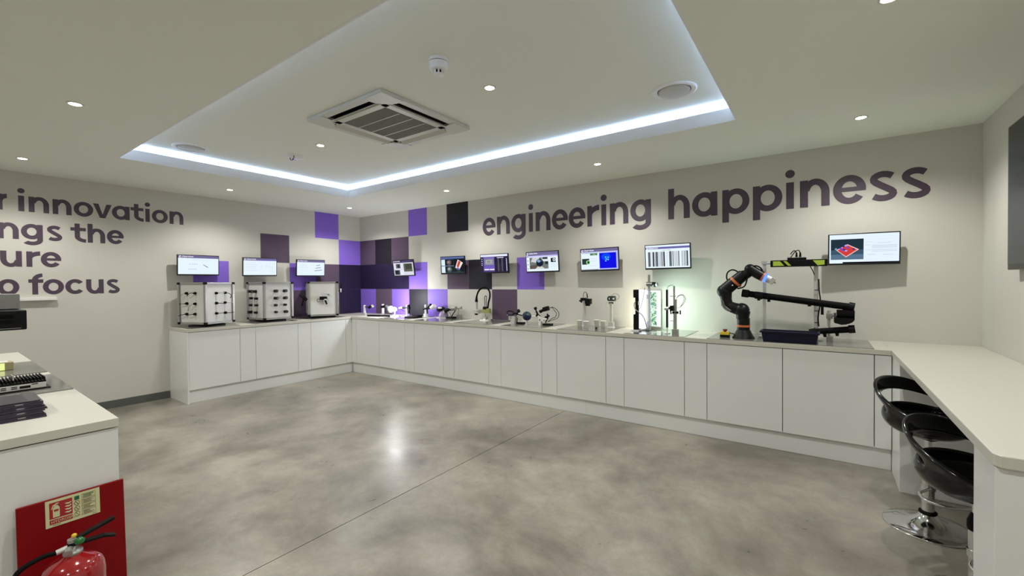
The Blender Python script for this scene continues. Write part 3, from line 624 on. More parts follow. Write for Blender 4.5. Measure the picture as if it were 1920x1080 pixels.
# ------------------------------------------------------------------ monitors on the walls
BEZ = mat('black monitor bezel', (0.008, 0.008, 0.01), 0.3)
LAVW = (226, 240, 250); PUR = (112, 104, 146); GREYL = (190, 200, 208)
MW, MH = 0.478, 0.267
def monitor(c, base, yaw, pitch, roll, content, lab, dark=False):
    a = base + R(yaw); n = V((cos(a), sin(a), 0)); u = V((0, 0, 1)); r = u.cross(n)
    n2 = n * cos(R(pitch)) - u * sin(R(pitch)); u2 = n * sin(R(pitch)) + u * cos(R(pitch))
    ex = r * cos(R(roll)) + u2 * sin(R(roll)); ey_ = u2 * cos(R(roll)) - r * sin(R(roll))
    c = V(c)
    t = thing('wall_monitor', lab, 'monitor', c, 'small monitors on wall arms')
    bodyc = c - n2 * 0.012
    MB().box(bodyc, (MW, MH, 0.024), axes=(ex, ey_, n2)).build('housing', BEZ, t, bevel=0.003)
    MB().box(c - n2 * 0.034, (0.22, 0.14, 0.02), axes=(ex, ey_, n2)).build('rear_cover', BEZ, t, bevel=0.003)
    wallp = V((0.0, c.y, c.z)) if abs(n.x) > 0.7 else V((c.x, 0.0, c.z))
    nn = V((1, 0, 0)) if abs(n.x) > 0.7 else V((0, -1, 0))
    MB().cyl(c - n2 * 0.044, wallp + nn * 0.012, 0.016, n=12).build('arm', BLK, t)
    rr_ = V((0, 1, 0)) if abs(n.x) > 0.7 else V((1, 0, 0))
    MB().box(wallp + nn * 0.007, (0.09, 0.11, 0.012), axes=(rr_, V((0, 0, 1)), nn)).build('wall_plate', BLK, t)
    # screen content: rects in 0..1 coordinates, one mesh
    sw, sh = MW - 0.018, MH - 0.026; so = c - ex * sw / 2 - ey_ * (sh / 2 - 0.004)
    mats = []; mb = MB()
    def rc(x0, y0, x1, y1, col, z=1, k=1.0, poly=None):
        m = em(col, k)
        if m not in mats: mats.append(m)
        mb.mt(mats.index(m))
        pl = poly or [(x0, y0), (x1, y0), (x1, y1), (x0, y1)]
        mb.prism([(p[0] * sw, p[1] * sh) for p in pl], so + n2 * (0.0001 + z * 0.0004), ex, ey_, 0.0003)
    tx = []; content(rc, tx, so, ex, ey_, n2, sw, sh)
    sc_ = mb.build('screen', mats, t)
    for a_ in tx: text_mesh(*a_, sc_, off=0.0015)
    return t
def logo(rc, t, so, ex, ey_, n2, sw, sh, y=0.885, s=1.0, x=0.02):
    # white C mark and wordmark
    for k in range(14):
        a0, a1 = R(45 + k * 270 / 14), R(45 + (k + 1) * 270 / 14); cx_, cy_ = x + 0.03 * s, y + 0.045 * s
        pl = [(cx_ + 0.028 * s * cos(a1), cy_ + 0.05 * s * sin(a1)), (cx_ + 0.028 * s * cos(a0), cy_ + 0.05 * s * sin(a0)), (cx_ + 0.012 * s * cos(a0), cy_ + 0.021 * s * sin(a0)), (cx_ + 0.012 * s * cos(a1), cy_ + 0.021 * s * sin(a1))]
        rc(0, 0, 0, 0, (250, 250, 255), 3, poly=pl[::-1])
    t.append(('clearview', 0.034 * s, so + ex * ((x + 0.066 * s) * sw) + ey_ * ((y + 0.018) * sh), ex, ey_, em((250, 250, 255)), 'screen_text'))
def header(rc, *a):
    rc(0, 0, 1, 1, LAVW, 0); rc(0, 0.86, 1, 1, PUR, 1); logo(rc, *a)
def tline(rc, x0, x1, y, c=GREYL, h=0.012): rc(x0, y, x1, y + h, c, 1)
def s1(rc, *a):
    header(rc, *a); tline(rc, 0.34, 0.78, 0.76)
    for x in (0.27, 0.33, 0.38, 0.43): tline(rc, x, x + 0.03, 0.52, (170, 180, 188), 0.03); tline(rc, x - 0.03, x + 0.01, 0.25, (180, 190, 196), 0.03)
    rc(0, 0, 0, 0, (60, 75, 85), 2, poly=[(0.60, 0.52), (0.72, 0.36), (0.735, 0.38), (0.615, 0.53)])
def s2(rc, *a):
    header(rc, *a); rc(0.5, 0.86, 1, 0.93, (110, 95, 170), 2)
    for y in (0.70, 0.60, 0.5, 0.40, 0.28): tline(rc, 0.04, 0.04 + random.uniform(0.28, 0.38), y)
    for x in (0.44, 0.65, 0.78, 0.9): tline(rc, x, x + 0.07, 0.70)
    for x, y in ((0.52, 0.42), (0.66, 0.45), (0.76, 0.42), (0.84, 0.35)): rc(x, y, x + 0.05, y + 0.14, (205, 218, 224), 1); rc(x + 0.008, y + 0.015, x + 0.042, y + 0.125, (226, 238, 244), 2)
    tline(rc, 0.80, 0.9, 0.2)
def s3(rc, *a):
    header(rc, *a)
    for y, l in ((0.72, 0.25), (0.62, 0.28), (0.5, 0.35)): tline(rc, 0.08, 0.08 + l, y)
    for k in range(3):
        x = 0.70 - k * 0.035; y = 0.62 - k * 0.17; w = 0.13 + k * 0.075
        rc(0, 0, 0, 0, (150, 165, 172), 2, poly=[(x, y), (x + w, y + 0.05), (x + w, y + 0.10), (x, y + 0.05)])
def s4(rc, *a):
    rc(0, 0, 1, 1, (215, 218, 228), 0); rc(0, 0.84, 1, 1, (60, 45, 90), 1); logo(rc, *a); tline(rc, 0.45, 0.92, 0.91, (150, 140, 175), 0.03)
    rc(0.04, 0.44, 0.46, 0.80, (225, 228, 236), 1); rc(0.12, 0.47, 0.36, 0.77, (110, 110, 122), 2); rc(0.2, 0.5, 0.32, 0.74, (50, 50, 60), 3)
    rc(0.52, 0.24, 0.95, 0.78, (92, 96, 84), 1); rc(0.62, 0.4, 0.92, 0.74, (62, 66, 56), 2)
    rc(0.04, 0.04, 0.30, 0.36, (60, 66, 74), 1); rc(0.08, 0.1, 0.2, 0.3, (30, 34, 40), 2); rc(0.33, 0.04, 0.5, 0.36, (225, 232, 240), 1)
def blob(rc, cx_, cy_, rx, ry, col, z, n=14, sd=0, j=0.15):
    rnd = random.Random(sd)
    rc(0, 0, 0, 0, col, z, poly=[(cx_ + rx * cos(2 * pi * k / n) * rnd.uniform(1 - j, 1 + j), cy_ + ry * sin(2 * pi * k / n) * rnd.uniform(1 - j, 1 + j)) for k in range(n)])
def s5(rc, *a):
    rc(0, 0, 1, 1, (14, 20, 28), 0); rc(0, 0.88, 1, 1, (90, 105, 155), 1); rc(0.02, 0.82, 0.55, 0.87, (40, 60, 95), 1); rc(0.02, 0.03, 0.18, 0.43, (215, 235, 245), 1); rc(0.02, 0.48, 0.18, 0.85, (215, 235, 245), 1)
    rc(0.02, 0.44, 0.56, 0.465, (150, 175, 215), 1); rc(0.555, 0.06, 0.565, 0.87, (40, 60, 60), 1); rc(0.18, 0.05, 0.98, 0.065, (90, 120, 130), 1)
    blob(rc, 0.36, 0.65, 0.11, 0.16, (96, 82, 84), 2, sd=1); blob(rc, 0.34, 0.68, 0.05, 0.08, (150, 130, 128), 3, sd=2); blob(rc, 0.37, 0.24, 0.11, 0.17, (80, 92, 92), 2, sd=3); blob(rc, 0.35, 0.27, 0.06, 0.08, (150, 165, 165), 3, sd=4)
    rc(0, 0, 0, 0, (40, 62, 60), 2, poly=[(0.58, 0.36), (0.72, 0.06), (0.86, 0.12), (0.66, 0.40)])
    rc(0, 0, 0, 0, (235, 225, 225), 3, poly=[(0.62, 0.34), (0.78, 0.20), (0.95, 0.62), (0.74, 0.82)])
    rc(0, 0, 0, 0, (190, 70, 45), 4, poly=[(0.68, 0.40), (0.76, 0.34), (0.86, 0.68), (0.77, 0.76)])
    rc(0, 0, 0, 0, (110, 100, 190), 4, poly=[(0.68, 0.30), (0.78, 0.20), (0.80, 0.28), (0.70, 0.37)])
def s6(rc, *a):
    rc(0, 0, 1, 1, (42, 34, 66), 0); rc(0, 0.88, 1, 1, (228, 232, 250), 1); rc(0.10, 0.03, 0.52, 0.86, (88, 72, 140), 1); rc(0.12, 0.78, 0.52, 0.85, (130, 115, 190), 2)
    rc(0.14, 0.40, 0.50, 0.76, (135, 135, 160), 2); rc(0.2, 0.5, 0.42, 0.7, (170, 175, 170), 3); rc(0.24, 0.54, 0.38, 0.66, (135, 140, 138), 4)
    rc(0.12, 0.20, 0.52, 0.37, (112, 92, 190), 2); rc(0.13, 0.12, 0.31, 0.19, (240, 235, 255), 3); rc(0.33, 0.12, 0.51, 0.19, (240, 235, 255), 3)
    rc(0.56, 0.05, 0.93, 0.76, (24, 22, 40), 1)
    for k in range(12): tline(rc, 0.57, 0.92, 0.09 + k * 0.055, (78, 74, 96), 0.014)
    for x in (0.64, 0.78): rc(x, 0.05, x + 0.05, 0.76, (84, 80, 98), 2)
    rc(0.95, 0.06, 0.975, 0.76, (190, 185, 225), 2); rc(0.62, 0.79, 0.86, 0.83, (225, 220, 245), 2)
    for y in (0.76, 0.64, 0.52, 0.42): blob(rc, 0.05, y, 0.018, 0.03, (215, 210, 240), 2, sd=1, j=0.02)
def s7(rc, *a):
    header(rc, *a); rc(0.05, 0.82, 1, 0.855, (70, 62, 110), 1); rc(0, 0.74, 1, 0.82, (200, 195, 245), 1)
    rc(0.10, 0.12, 0.70, 0.72, (112, 118, 116), 1)
    rc(0, 0, 0, 0, (200, 205, 206), 2, poly=[(0.14, 0.5), (0.40, 0.42), (0.42, 0.72), (0.2, 0.72)]); rc(0, 0, 0, 0, (92, 84, 74), 2, poly=[(0.10, 0.12), (0.3, 0.12), (0.38, 0.36), (0.1, 0.3)]); rc(0, 0, 0, 0, (206, 206, 200), 2, poly=[(0.27, 0.12), (0.58, 0.12), (0.44, 0.34)])
    rc(0.5, 0.5, 0.70, 0.72, (215, 222, 224), 2); rc(0.6, 0.35, 0.7, 0.5, (40, 48, 50), 2); rc(0.52, 0.62, 0.68, 0.72, (40, 48, 52), 3)
    blob(rc, 0.43, 0.44, 0.115, 0.21, (20, 28, 48), 4, 24, 5, 0.02); blob(rc, 0.40, 0.53, 0.05, 0.08, (130, 160, 200), 5, 12, 6); blob(rc, 0.48, 0.55, 0.03, 0.07, (60, 90, 84), 5, 12, 7)
    rc(0.78, 0.44, 0.93, 0.66, (18, 26, 28), 2); blob(rc, 0.88, 0.56, 0.045, 0.085, (205, 212, 214), 3, 16, 8, 0.04); blob(rc, 0.88, 0.56, 0.02, 0.04, (90, 110, 110), 4, 12, 9, 0.04)
    for y in (0.78, 0.56, 0.36, 0.14): blob(rc, 0.045, y, 0.02, 0.02, (70, 80, 95), 3, 10, 4)
    for y in (0.35, 0.28, 0.2): tline(rc, 0.76, 0.95, y)
    tline(rc, 0.75, 0.88, 0.73)
def s8(rc, *a):
    header(rc, *a); rc(0.02, 0.80, 0.48, 0.83, (150, 160, 200), 1); rc(0.5, 0.80, 1, 0.855, (190, 190, 250), 1); rc(0.5, 0.0, 1, 0.80, (175, 180, 255), 1)
    rc(0.515, 0.06, 0.955, 0.79, (8, 8, 225), 2); blob(rc, 0.69, 0.6, 0.12, 0.17, (0, 70, 245), 3, 16, 2, 0.06)
    for x, y in ((0.68, 0.58), (0.745, 0.57), (0.7, 0.49), (0.745, 0.46), (0.68, 0.40)): blob(rc, x, y, 0.022, 0.035, (100, 205, 255), 4, 8, int(x * 99))
    rc(0.26, 0.70, 0.46, 0.79, (70, 120, 70), 2); rc(0.33, 0.73, 0.41, 0.76, (150, 195, 140), 3)
    rc(0.03, 0.27, 0.23, 0.55, (42, 58, 52), 2); blob(rc, 0.20, 0.37, 0.055, 0.10, (175, 235, 170), 3, 18, 3, 0.02); blob(rc, 0.205, 0.37, 0.035, 0.07, (20, 85, 30), 4, 18, 3, 0.02)
    for y in (0.53, 0.42, 0.20): tline(rc, 0.26, 0.44, y)
    rc(0.0, -0.01, 0.48, 0.03, (120, 124, 124), 2)
def s9(rc, *a):
    rc(0, 0, 1, 1, (228, 242, 250), 0); rc(0, 0.83, 1, 0.92, (105, 100, 165), 1); rc(0.02, 0.835, 0.2, 0.905, (160, 165, 200), 2); logo(rc, *a, y=0.83, s=0.8)
    a[0].append(('NO 17 MIN', 0.017, a[1] + a[2] * (0.40 * a[5]) + a[3] * (0.745 * a[6]), a[2], a[3], em((160, 140, 145)), 'screen_text'))
    bars = [(265, 350, 95), (395, 420, 190), (432, 482, 25), (500, 540, 170), (545, 610, 80), (625, 640, 160), (655, 665, 110), (690, 720, 165), (740, 775, 95), (800, 855, 60), (920, 945, 205),
            (1005, 1090, 100), (1120, 1150, 90), (1180, 1225, 190), (1255, 1275, 130), (1310, 1345, 100), (1425, 1450, 150), (1465, 1480, 180), (1500, 1530, 140), (1550, 1580, 150), (1590, 1630, 30)]
    for x0, x1, g in bars:
        f = lambda x: (x - 178) / (1690 - 178)
        rc(f(x0), 0.06, f(x1), 0.71, (g, int(g * 1.03), int(g * 1.08) if g < 235 else 255), 1)
def s10(rc, *a):
    rc(0, 0, 1, 1, (226, 240, 250), 0); rc(0.02, 0.12, 0.505, 0.84, (28, 48, 60), 1); rc(0.02, 0.12, 0.505, 0.30, (84, 112, 135), 2); rc(0.02, 0.30, 0.505, 0.46, (58, 82, 100), 2)
    rc(0, 0, 0, 0, (240, 190, 190), 3, poly=[(0.10, 0.46), (0.25, 0.20), (0.44, 0.47), (0.27, 0.66)])
    rc(0, 0, 0, 0, (205, 60, 55), 4, poly=[(0.12, 0.45), (0.25, 0.235), (0.41, 0.46), (0.27, 0.63)])
    for i, (x, y) in enumerate(((0.17, 0.52), (0.21, 0.58), (0.25, 0.62), (0.27, 0.54), (0.22, 0.47), (0.25, 0.43), (0.19, 0.46), (0.36, 0.49))): blob(rc, x, y, 0.022, 0.03, [(105, 75, 215), (60, 40, 120), (175, 150, 240)][i % 3], 5 + i % 2, 9, i)
    blob(rc, 0.10, 0.50, 0.02, 0.04, (110, 150, 190), 4, 10, 3)
    for y in (0.90, 0.80, 0.70): tline(rc, 0.52, 0.95, y, (212, 224, 232), 0.008)
    for x0, x1, y in ((0.53, 0.62, 0.70), (0.70, 0.88, 0.66), (0.53, 0.6, 0.6), (0.62, 0.97, 0.58), (0.62, 0.97, 0.54), (0.62, 0.97, 0.50), (0.53, 0.97, 0.43), (0.62, 0.97, 0.38), (0.56, 0.68, 0.27), (0.78, 0.93, 0.26)): tline(rc, x0, x1, y, (196, 206, 214), 0.016)
    rc(0, -0.01, 1, 0.035, (20, 24, 30), 2); rc(0, -0.01, 0.2, 0.035, (226, 240, 250), 3)
MON = [((0.117, -2.539, 1.687), 0, 2.5, 2.6, 0.1, s1, 'small wall monitor above the nearest display carousel, thin pen drawing on white'),
       ((0.119, -1.772, 1.682), 0, 1.5, 3.5, 0.6, s2, 'small wall monitor above the middle display carousel'),
       ((0.117, -1.0, 1.683), 0, 0.9, 4.0, 0.4, s3, 'small wall monitor above the farthest carousel, showing three grey bars'),
       ((1.287, -0.118, 1.671), -pi / 2, 0.6, 8.3, 0.4, s4, 'strongly tilted wall monitor above the glaring lamp'),
       ((2.357, -0.119, 1.683), -pi / 2, 0.0, 4.4, -0.4, s5, 'wall monitor showing an orange and white part on black'),
       ((3.125, -0.119, 1.683), -pi / 2, 0.1, 4.3, -0.1, s6, 'wall monitor with a purple screen and dark table of figures'),
       ((3.89, -0.12, 1.682), -pi / 2, 0.3, 3.6, 0.5, s7, 'wall monitor showing a camera picture of a dark globe'),
       ((4.665, -0.124, 1.681), -pi / 2, -0.3, 3.2, 0.8, s8, 'wall monitor with a vivid blue square and green button'),
       ((5.437, -0.127, 1.683), -pi / 2, -2.2, 4.5, 0.1, s9, 'wall monitor filled with two large barcodes'),
       ((7.05, -0.132, 1.682), -pi / 2, 3.9, 2.3, -0.2, s10, 'rightmost small wall monitor, showing a red tilted square scan')]
for m in MON: monitor(*m)
# big television on the right wall
tv = thing('television', 'large dark television on the right wall, cut by the photo edge', 'television', (7.77, -1.6, 1.47))
MB().bb((7.722, -2.38, 1.477), (7.76, -0.77, 2.372)).build('housing', BEZ, tv, bevel=0.004)
MB().bb((7.7195, -2.368, 1.512), (7.7215, -0.782, 2.360)).build('screen', mat('dim screen', (0.030, 0.036, 0.047), 0.25, noise=0.35, scale=2.2, spec=0.25), tv)
MB().bb((7.76, -1.9, 1.75), (7.7725, -1.3, 2.1)).build('wall_bracket', BLK, tv)

# ------------------------------------------------------------------ display carousels on the left run
CAR = [((0.261, -2.507), -1.969, 'nearest'), ((0.281, -1.717), -2.277, 'middle'), ((0.33, -0.95), -1.24, 'farthest')]
CA, CH, CZ = 0.425, 0.529, 0.934
FACES = {}
for (cx_, cy_), th, nm in CAR:
    t = thing('display_carousel', 'four-sided aluminium framed display carousel, %s on the left worktop' % nm, 'display stand', (cx_, cy_, 0.905), 'four-sided display carousels')
    MB().lathe([(0.20, 0.0005), (0.20, 0.014), (0.17, 0.016), (0.17, 0.029)], (cx_, cy_, 0.905), n=40).build('turntable', BLK, t)
    rr = CA / sqrt(2); vs = [V((cx_ + rr * cos(th + k * pi / 2), cy_ + rr * sin(th + k * pi / 2), CZ)) for k in range(4)]
    cc = V((cx_, cy_, CZ)); fr = []
    for k in range(4):
        v = vs[k] + (cc - vs[k]).normalized() * 0.014
        MB().box(v + V((0, 0, CH / 2)), (0.030, 0.026, CH - 0.056), rot=th + k * pi / 2 + pi / 4).build('post', STEEL, t, bevel=0.002)
        for z in (0.014, CH - 0.014): MB().box(v + V((0, 0, z)), (0.034, 0.032, 0.028), rot=th + k * pi / 2 + pi / 4).build('corner_block', BLK, t, bevel=0.002)
        a, b = vs[k], vs[(k + 1) % 4]; d = (b - a).normalized(); nrm = V((d.y, -d.x, 0)); mid = (a + b) / 2
        if (mid - cc).dot(nrm) < 0: nrm = -nrm
        L = (b - a).length
        for z in (0.014, CH - 0.014): MB().box(mid - nrm * 0.010 + V((0, 0, z)), (L - 0.062, 0.016, 0.026), axes=(d, nrm, V((0, 0, 1)))).build('rail', STEEL, t, bevel=0.002)
        MB().box(mid - nrm * 0.016 + V((0, 0, CH / 2)), (L - 0.064, 0.006, CH - 0.056), axes=(d, nrm, V((0, 0, 1)))).build('board', BOARD, t)
        fr.append((mid - nrm * 0.013, nrm))
    FACES[nm] = fr
def facing(nm, want):   # pick a face by the photo side
    best = None
    for p, n in FACES[nm]:
        s_ = n.dot((CO - p).normalized())
        if s_ > 0.02:
            sx = (p - CO).dot(CR) / (p - CO).dot(CF)
            if best is None or (want == 'L' and sx < best[0]) or (want == 'R' and sx > best[0]): best = (sx, p, n)
    return best[1], best[2]
o3 = 7.448; rown = ['top', 'middle', 'bottom']
K1L = [((231, 595), (205, 605), (182, 630), (172, 672)), ((350, 595), (320, 592), (292, 605), (268, 630)), ((236, 738), (208, 740), (185, 742), (160, 742)), ((350, 742), (318, 755), (295, 790), (283, 840)), ((236, 885), (205, 890), (175, 900), (150, 910)), ((350, 885), (320, 888), (290, 895), (262, 898))]
K1R = [((630, 593), (660, 592), (690, 590), (722, 584)), ((752, 588), (790, 600), (812, 630), (800, 660)), ((633, 732), (665, 733), (700, 736), (730, 738)), ((752, 725), (785, 727), (812, 724), (840, 718)), ((633, 875), (665, 872), (690, 868), (715, 875)), ((757, 865), (790, 866), (815, 862), (845, 858))]
for side, lst in (('L', K1L), ('R', K1R)):
    fp, fn = facing('nearest', side)
    for i, pts in enumerate(lst):
        P = [onP(320 + a / o3, 470 + b / o3, fp, fn) for a, b in pts]
        t = thing('cable_connector', 'black cable plug on the nearest carousel, %s face, %s row, %s' % ('left' if side == 'L' else 'right', rown[i // 2], 'left' if i % 2 == 0 else 'right'), 'connector', P[0], 'plugs on the nearest carousel')
        MB().lathe([(0.016, 0), (0.017, 0.012), (0.013, 0.026), (0.006, 0.03)], P[0], fn, n=16).build('plug', RUB, t)
        MB().tube([P[0] + fn * 0.022, P[1] + fn * 0.035, P[2] + fn * 0.04, P[3] + fn * 0.035], [0.0045, 0.0035, 0.0035, 0.005], n=8).build('cable', RUB if i % 3 else STEEL, t)
        dn = P[0] - V((0, 0, 0.015)); MB().tube([dn, V((dn.x, dn.y, CZ + 0.06)) if i // 2 == 2 else dn - V((0, 0, 0.10))], 0.0015, n=6).build('clear_wire', STEEL, t)
K2L = [(180, 570), (245, 572), (187, 672), (262, 677), (180, 776), (265, 778), (178, 880), (258, 887)]
K2R = [(522, 565), (662, 562), (525, 672), (665, 667), (524, 777), (665, 770), (530, 880), (673, 872)]
for side, lst in (('L', K2L), ('R', K2R)):
    fp, fn = facing('middle', side)
    for i, (a, b) in enumerate(lst):
        p = onP(450 + a / 8, 475 + b / 8, fp, fn); big = i in (0, 1, 6) if side == 'L' else i in (0, 1, 2, 3, 7)
        r0 = 0.021 if big else 0.017; ln = 0.055 if big else 0.042
        t = thing('lens_sample', 'stubby black lens on the middle carousel, %s face, %s row, %s' % ('left' if side == 'L' else 'right', ['top', 'second', 'third', 'bottom'][i // 2], 'left' if i % 2 == 0 else 'right'), 'lens', p, 'lenses on the middle carousel')
        MB().lathe([(r0, 0), (r0, ln * 0.4), (r0 * 0.9, ln * 0.42), (r0 * 0.9, ln * 0.8), (r0, ln * 0.83), (r0, ln)], p, fn, n=18).build('barrel', BLK, t)
        MB().lathe([(r0 * 0.75, ln + 0.0003), (r0 * 0.5, ln + 0.002), (0.001, ln + 0.003)], p, fn, n=16).build('front_glass', mat('dark lens glass', (0.02, 0.02, 0.03), 0.05, coat=1), t)
# handheld scanners on the farthest carousel
fp, fn = facing('farthest', 'R')
def Q3(a, b, off=0.0, p=fp, n=fn): return onP(545 + a / 8.307, 480 + b / 8.307, p, n) + n * off
upv = V((0, 0, 1)); rt = upv.cross(fn)
t = thing('handheld_scanner', 'black pistol grip scanner on the front of the farthest carousel', 'scanner', Q3(505, 665), 'scanners on the farthest carousel')
MB().box(Q3(505, 655, 0.04), (0.105, 0.05, 0.05), axes=(rt, upv, fn)).build('body', BLK, t, bevel=0.006)
MB().box(Q3(545, 715, 0.035), (0.024, 0.075, 0.03), axes=((rt + upv * 0.35).normalized(), (upv - rt * 0.35).normalized(), fn)).build('grip', BLK, t, bevel=0.004)
MB().box(Q3(535, 675, 0.067), (0.035, 0.018, 0.004), axes=(rt, upv, fn)).build('label_plate', WPL, t)
mb = MB(); c = Q3(430, 690, 0.03); mb.tube([c + rt * 0.02 * cos(2 * pi * k / 12) + upv * 0.025 * sin(2 * pi * k / 12) for k in range(13)], 0.0028, n=6, sub=2); mb.build('cable_loop', RUB, t)
MB().cyl(Q3(590, 600), Q3(590, 600, 0.03), 0.014).build('mount', STEEL, t)
g = G(-1.05)
for (pxs, lab, sgn_) in (((150, 600, 255, 690, 175, 780), 'dark scanner sticking out on the left side of the farthest carousel', 0), ((795, 430, 775, 545, 745, 545), 'dark scanner sticking out on the right side of the farthest carousel', 1)):
    P = [onP(545 + pxs[i] / 8.307, 480 + pxs[i + 1] / 8.307, (0.25 if sgn_ == 0 else 0.3, -1.2 if sgn_ == 0 else -0.8, 1.2), CF) for i in (0, 2, 4)]
    t = thing('handheld_scanner', lab, 'scanner', P[0], 'scanners on the farthest carousel')
    MB().tube([P[0], (P[0] + P[1]) / 2, P[1]], [0.02, 0.028, 0.02] if sgn_ == 0 else [0.01, 0.014, 0.012], n=10).build('body', BLK, t)
    MB().tube([(P[0] + P[1]) / 2 if sgn_ == 0 else P[1], P[2]], 0.012, n=8).build('grip', BLK, t)
    MB().tube([P[1], P[1] + V((0.02, 0.02, -0.03))] if sgn_ == 0 else [P[1] + V((0.01, 0, -0.02)), P[1] + V((0.01, 0, 0.04))], 0.010, n=8).build('bright_ring', ALU, t)
    MB().tube([P[1], P[1] - V((0, 0, 0.09)), P[1] - V((0, -0.01, 0.15))], 0.002, n=6).build('cable', RUB, t)

# ------------------------------------------------------------------ equipment on the back worktop
GRP = 'camera rigs on the back worktop'
def rig(name, lab, cat, px, py, Y, z=0.905):
    p = onY(px, py, Y); return thing(name, lab, cat, (p.x, Y, z), GRP)
def cyl_px(g, a, b, npx, r1=None, dy=0, n=14):
    A_, B_ = g(*a, dy), g(*b, dy); return MB().cyl(A_, B_, npx * mpp(A_), (r1 or npx) * mpp(B_), n=n)
def stand_on(g, px, top, wpx, z0=0.905):     # vertical bar from the counter to a pixel height
    t = g(px, top); r = wpx * mpp(t); return (V((t.x, g.Y, z0)), V((t.x, g.Y, t.z)), r)
# 1 small camera stand by the corner
g = G(-0.33)
t = rig('camera_stand', 'small camera stand nearest the room corner', 'camera stand', 684, 591, -0.33)
a, b, r = stand_on(g, 683.5, 572, 1.6, 0.9); MB().box((a + b) / 2, (r * 2, r * 2, (b - a).z)).build('post', WPL, t)
MB().box(a + V((0.006, 0, 0.02)), (0.045, 0.04, 0.04)).build('base_block', ALU, t, bevel=0.002)
MB().tube([g(683, 575), g(691, 576), g(694, 575)], 0.008, n=8).build('arm', BLK, t)
cyl_px(g, (692, 577), (697, 573), 2.6).build('camera', BLK, t); cyl_px(g, (697, 573), (699.5, 574.5), 2.2).build('lens', ALU, t)
# 2 second
g = G(-0.15)
t = rig('camera_stand', 'small camera stand just left of the glaring lamp', 'camera stand', 719, 589, -0.15)
a, b, r = stand_on(g, 718, 570, 1.6, 0.9); MB().box((a + b) / 2, (r * 2, r * 2, (b - a).z)).build('post', WPL, t)
MB().box(a + V((0.0, 0, 0.015)), (0.05, 0.05, 0.03)).build('base_block', ALU, t, bevel=0.002)
cyl_px(g, (716, 575.5), (724, 574), 2.8).build('camera', BLK, t); cyl_px(g, (724, 574), (727, 575), 2.2).build('lens', STEEL, t)
MB().tube([g(722, 577), g(724, 583), g(721, 590)], 0.003, n=6).build('cable', RUB, t)
# trays and lamp
a = onZ(692, 593, 0.9); 
sb = solo(MB().box((1.02, -0.40, 0.913), (0.42, 0.05, 0.024), rot=0.25).box((1.12, -0.33, 0.912), (0.22, 0.06, 0.02), rot=0.25), 'black_rail', BLK, 'low black rail lying on the worktop left of the glaring lamp', 'rail', (1.0, -0.40, 0.9))
g = G(-0.28)
p = g(740, 580)
lt = thing('dome_lamp', 'glaring white dome lamp on the worktop near the corner', 'lamp', (p.x, -0.28, 0.905), GRP)
mb = MB(); mb.ball(p, 0.033, n=20, m=12); mb.build('diffuser', mat('glaring diffuser', (1.0, 0.98, 0.88), em=22, noise=0), lt)
MB().cyl((p.x, -0.28, 0.905), (p.x, -0.28, 0.921), 0.075, n=28).build('base', WPL, lt)
MB().cyl((p.x, -0.28, 0.919), p, 0.012).build('stem', ALU, lt)
MB().cyl(g(731, 580, 0.02), g(733.5, 580, 0.02), 0.058, n=24).build('shroud', STEEL, lt)
lamp('POINT', 'dome_lamp_glow', p + V((0.12, -0.12, 0.17)), 15, (0.95, 0.97, 1.0), shadow_soft_size=0.05)
g = G(-0.26)
t = rig('camera_stand', 'camera stand right of the glaring lamp, black arm pointing left', 'camera stand', 763, 594, -0.26)
a, b, r = stand_on(g, 763, 572, 1.4, 0.91); MB().box((a + b) / 2, (r * 2, r * 2, (b - a).z)).build('post', WPL, t)
cyl_px(g, (767, 571), (767, 588), 1.6, dy=0.01).build('rear_post', BLK, t)
MB().bb((a.x - 0.07, -0.32, 0.905), (a.x + 0.06, -0.20, 0.913)).build('base_plate', ALU, t)
cyl_px(g, (756, 577), (768, 576.5), 1.8).build('arm', BLK, t); cyl_px(g, (748, 577.5), (756, 577), 1.4, 2.6).build('lens', STEEL, t); cyl_px(g, (766, 572), (767.5, 580), 2.6).build('camera', BLK, t)
cyl_px(g, (751, 579), (758, 584), 0.5).build('cable', RUB, t)
solo(MB().bb((1.62, -0.40, 0.905), (1.84, -0.30, 0.925)).bb((1.68, -0.30, 0.905), (1.80, -0.20, 0.94)), 'cable_box', BLK, 'flat black box with cables right of the lamp and its camera stand', 'box', (1.7, -0.35, 0.905), bevel=0.004)
# station B
g = G(-0.12)
t = rig('camera_stand', 'white post stand with black clamp and white lens, left of the purple base', 'camera stand', 798, 592, -0.12)
a, b, r = stand_on(g, 798, 571.5, 1.5, 0.905); MB().box((a + b) / 2, (r * 2, r * 2, (b - a).z)).build('post', WPL, t)
MB().box(a + V((0, 0, 0.025)), (0.05, 0.05, 0.05)).build('base_block', WPL, t, bevel=0.002)
MB().cyl(a, a + V((0, 0, 0.006)), 0.06, n=24).build('foot', WPL, t)
cyl_px(g, (794, 579), (807, 577), 2.4).build('clamp', BLK, t); cyl_px(g, (801, 577), (808, 572), 3.2).build('knob', BLK, t); cyl_px(g, (801.5, 580), (801.5, 588), 1.0).build('rod', BLK, t)
cyl_px(g, (809, 577.5), (815, 573), 4.2).build('ring_light', WPL, t); cyl_px(g, (809.2, 577.9), (808.6, 578.4), 2.2).build('lens', BLK, t)
t = rig('ring_camera', 'black bowl shaped camera head over the purple base', 'camera', 826, 594, -0.10)
mb = MB(); gp = g(825, 580); mb.ball(gp, 6.8 * mpp(gp), n=18, m=8, sc=(1.25, 0.9, 0.75)); mb.build('head', BLK, t)
MB().ball(g(825, 577.5, -0.04), 4 * mpp(gp), n=16, m=6, sc=(1.3, 0.7, 0.45)).build('white_window', WPL, t)
cyl_px(g, (829, 576), (836, 580), 2.0).build('arm', BLK, t)
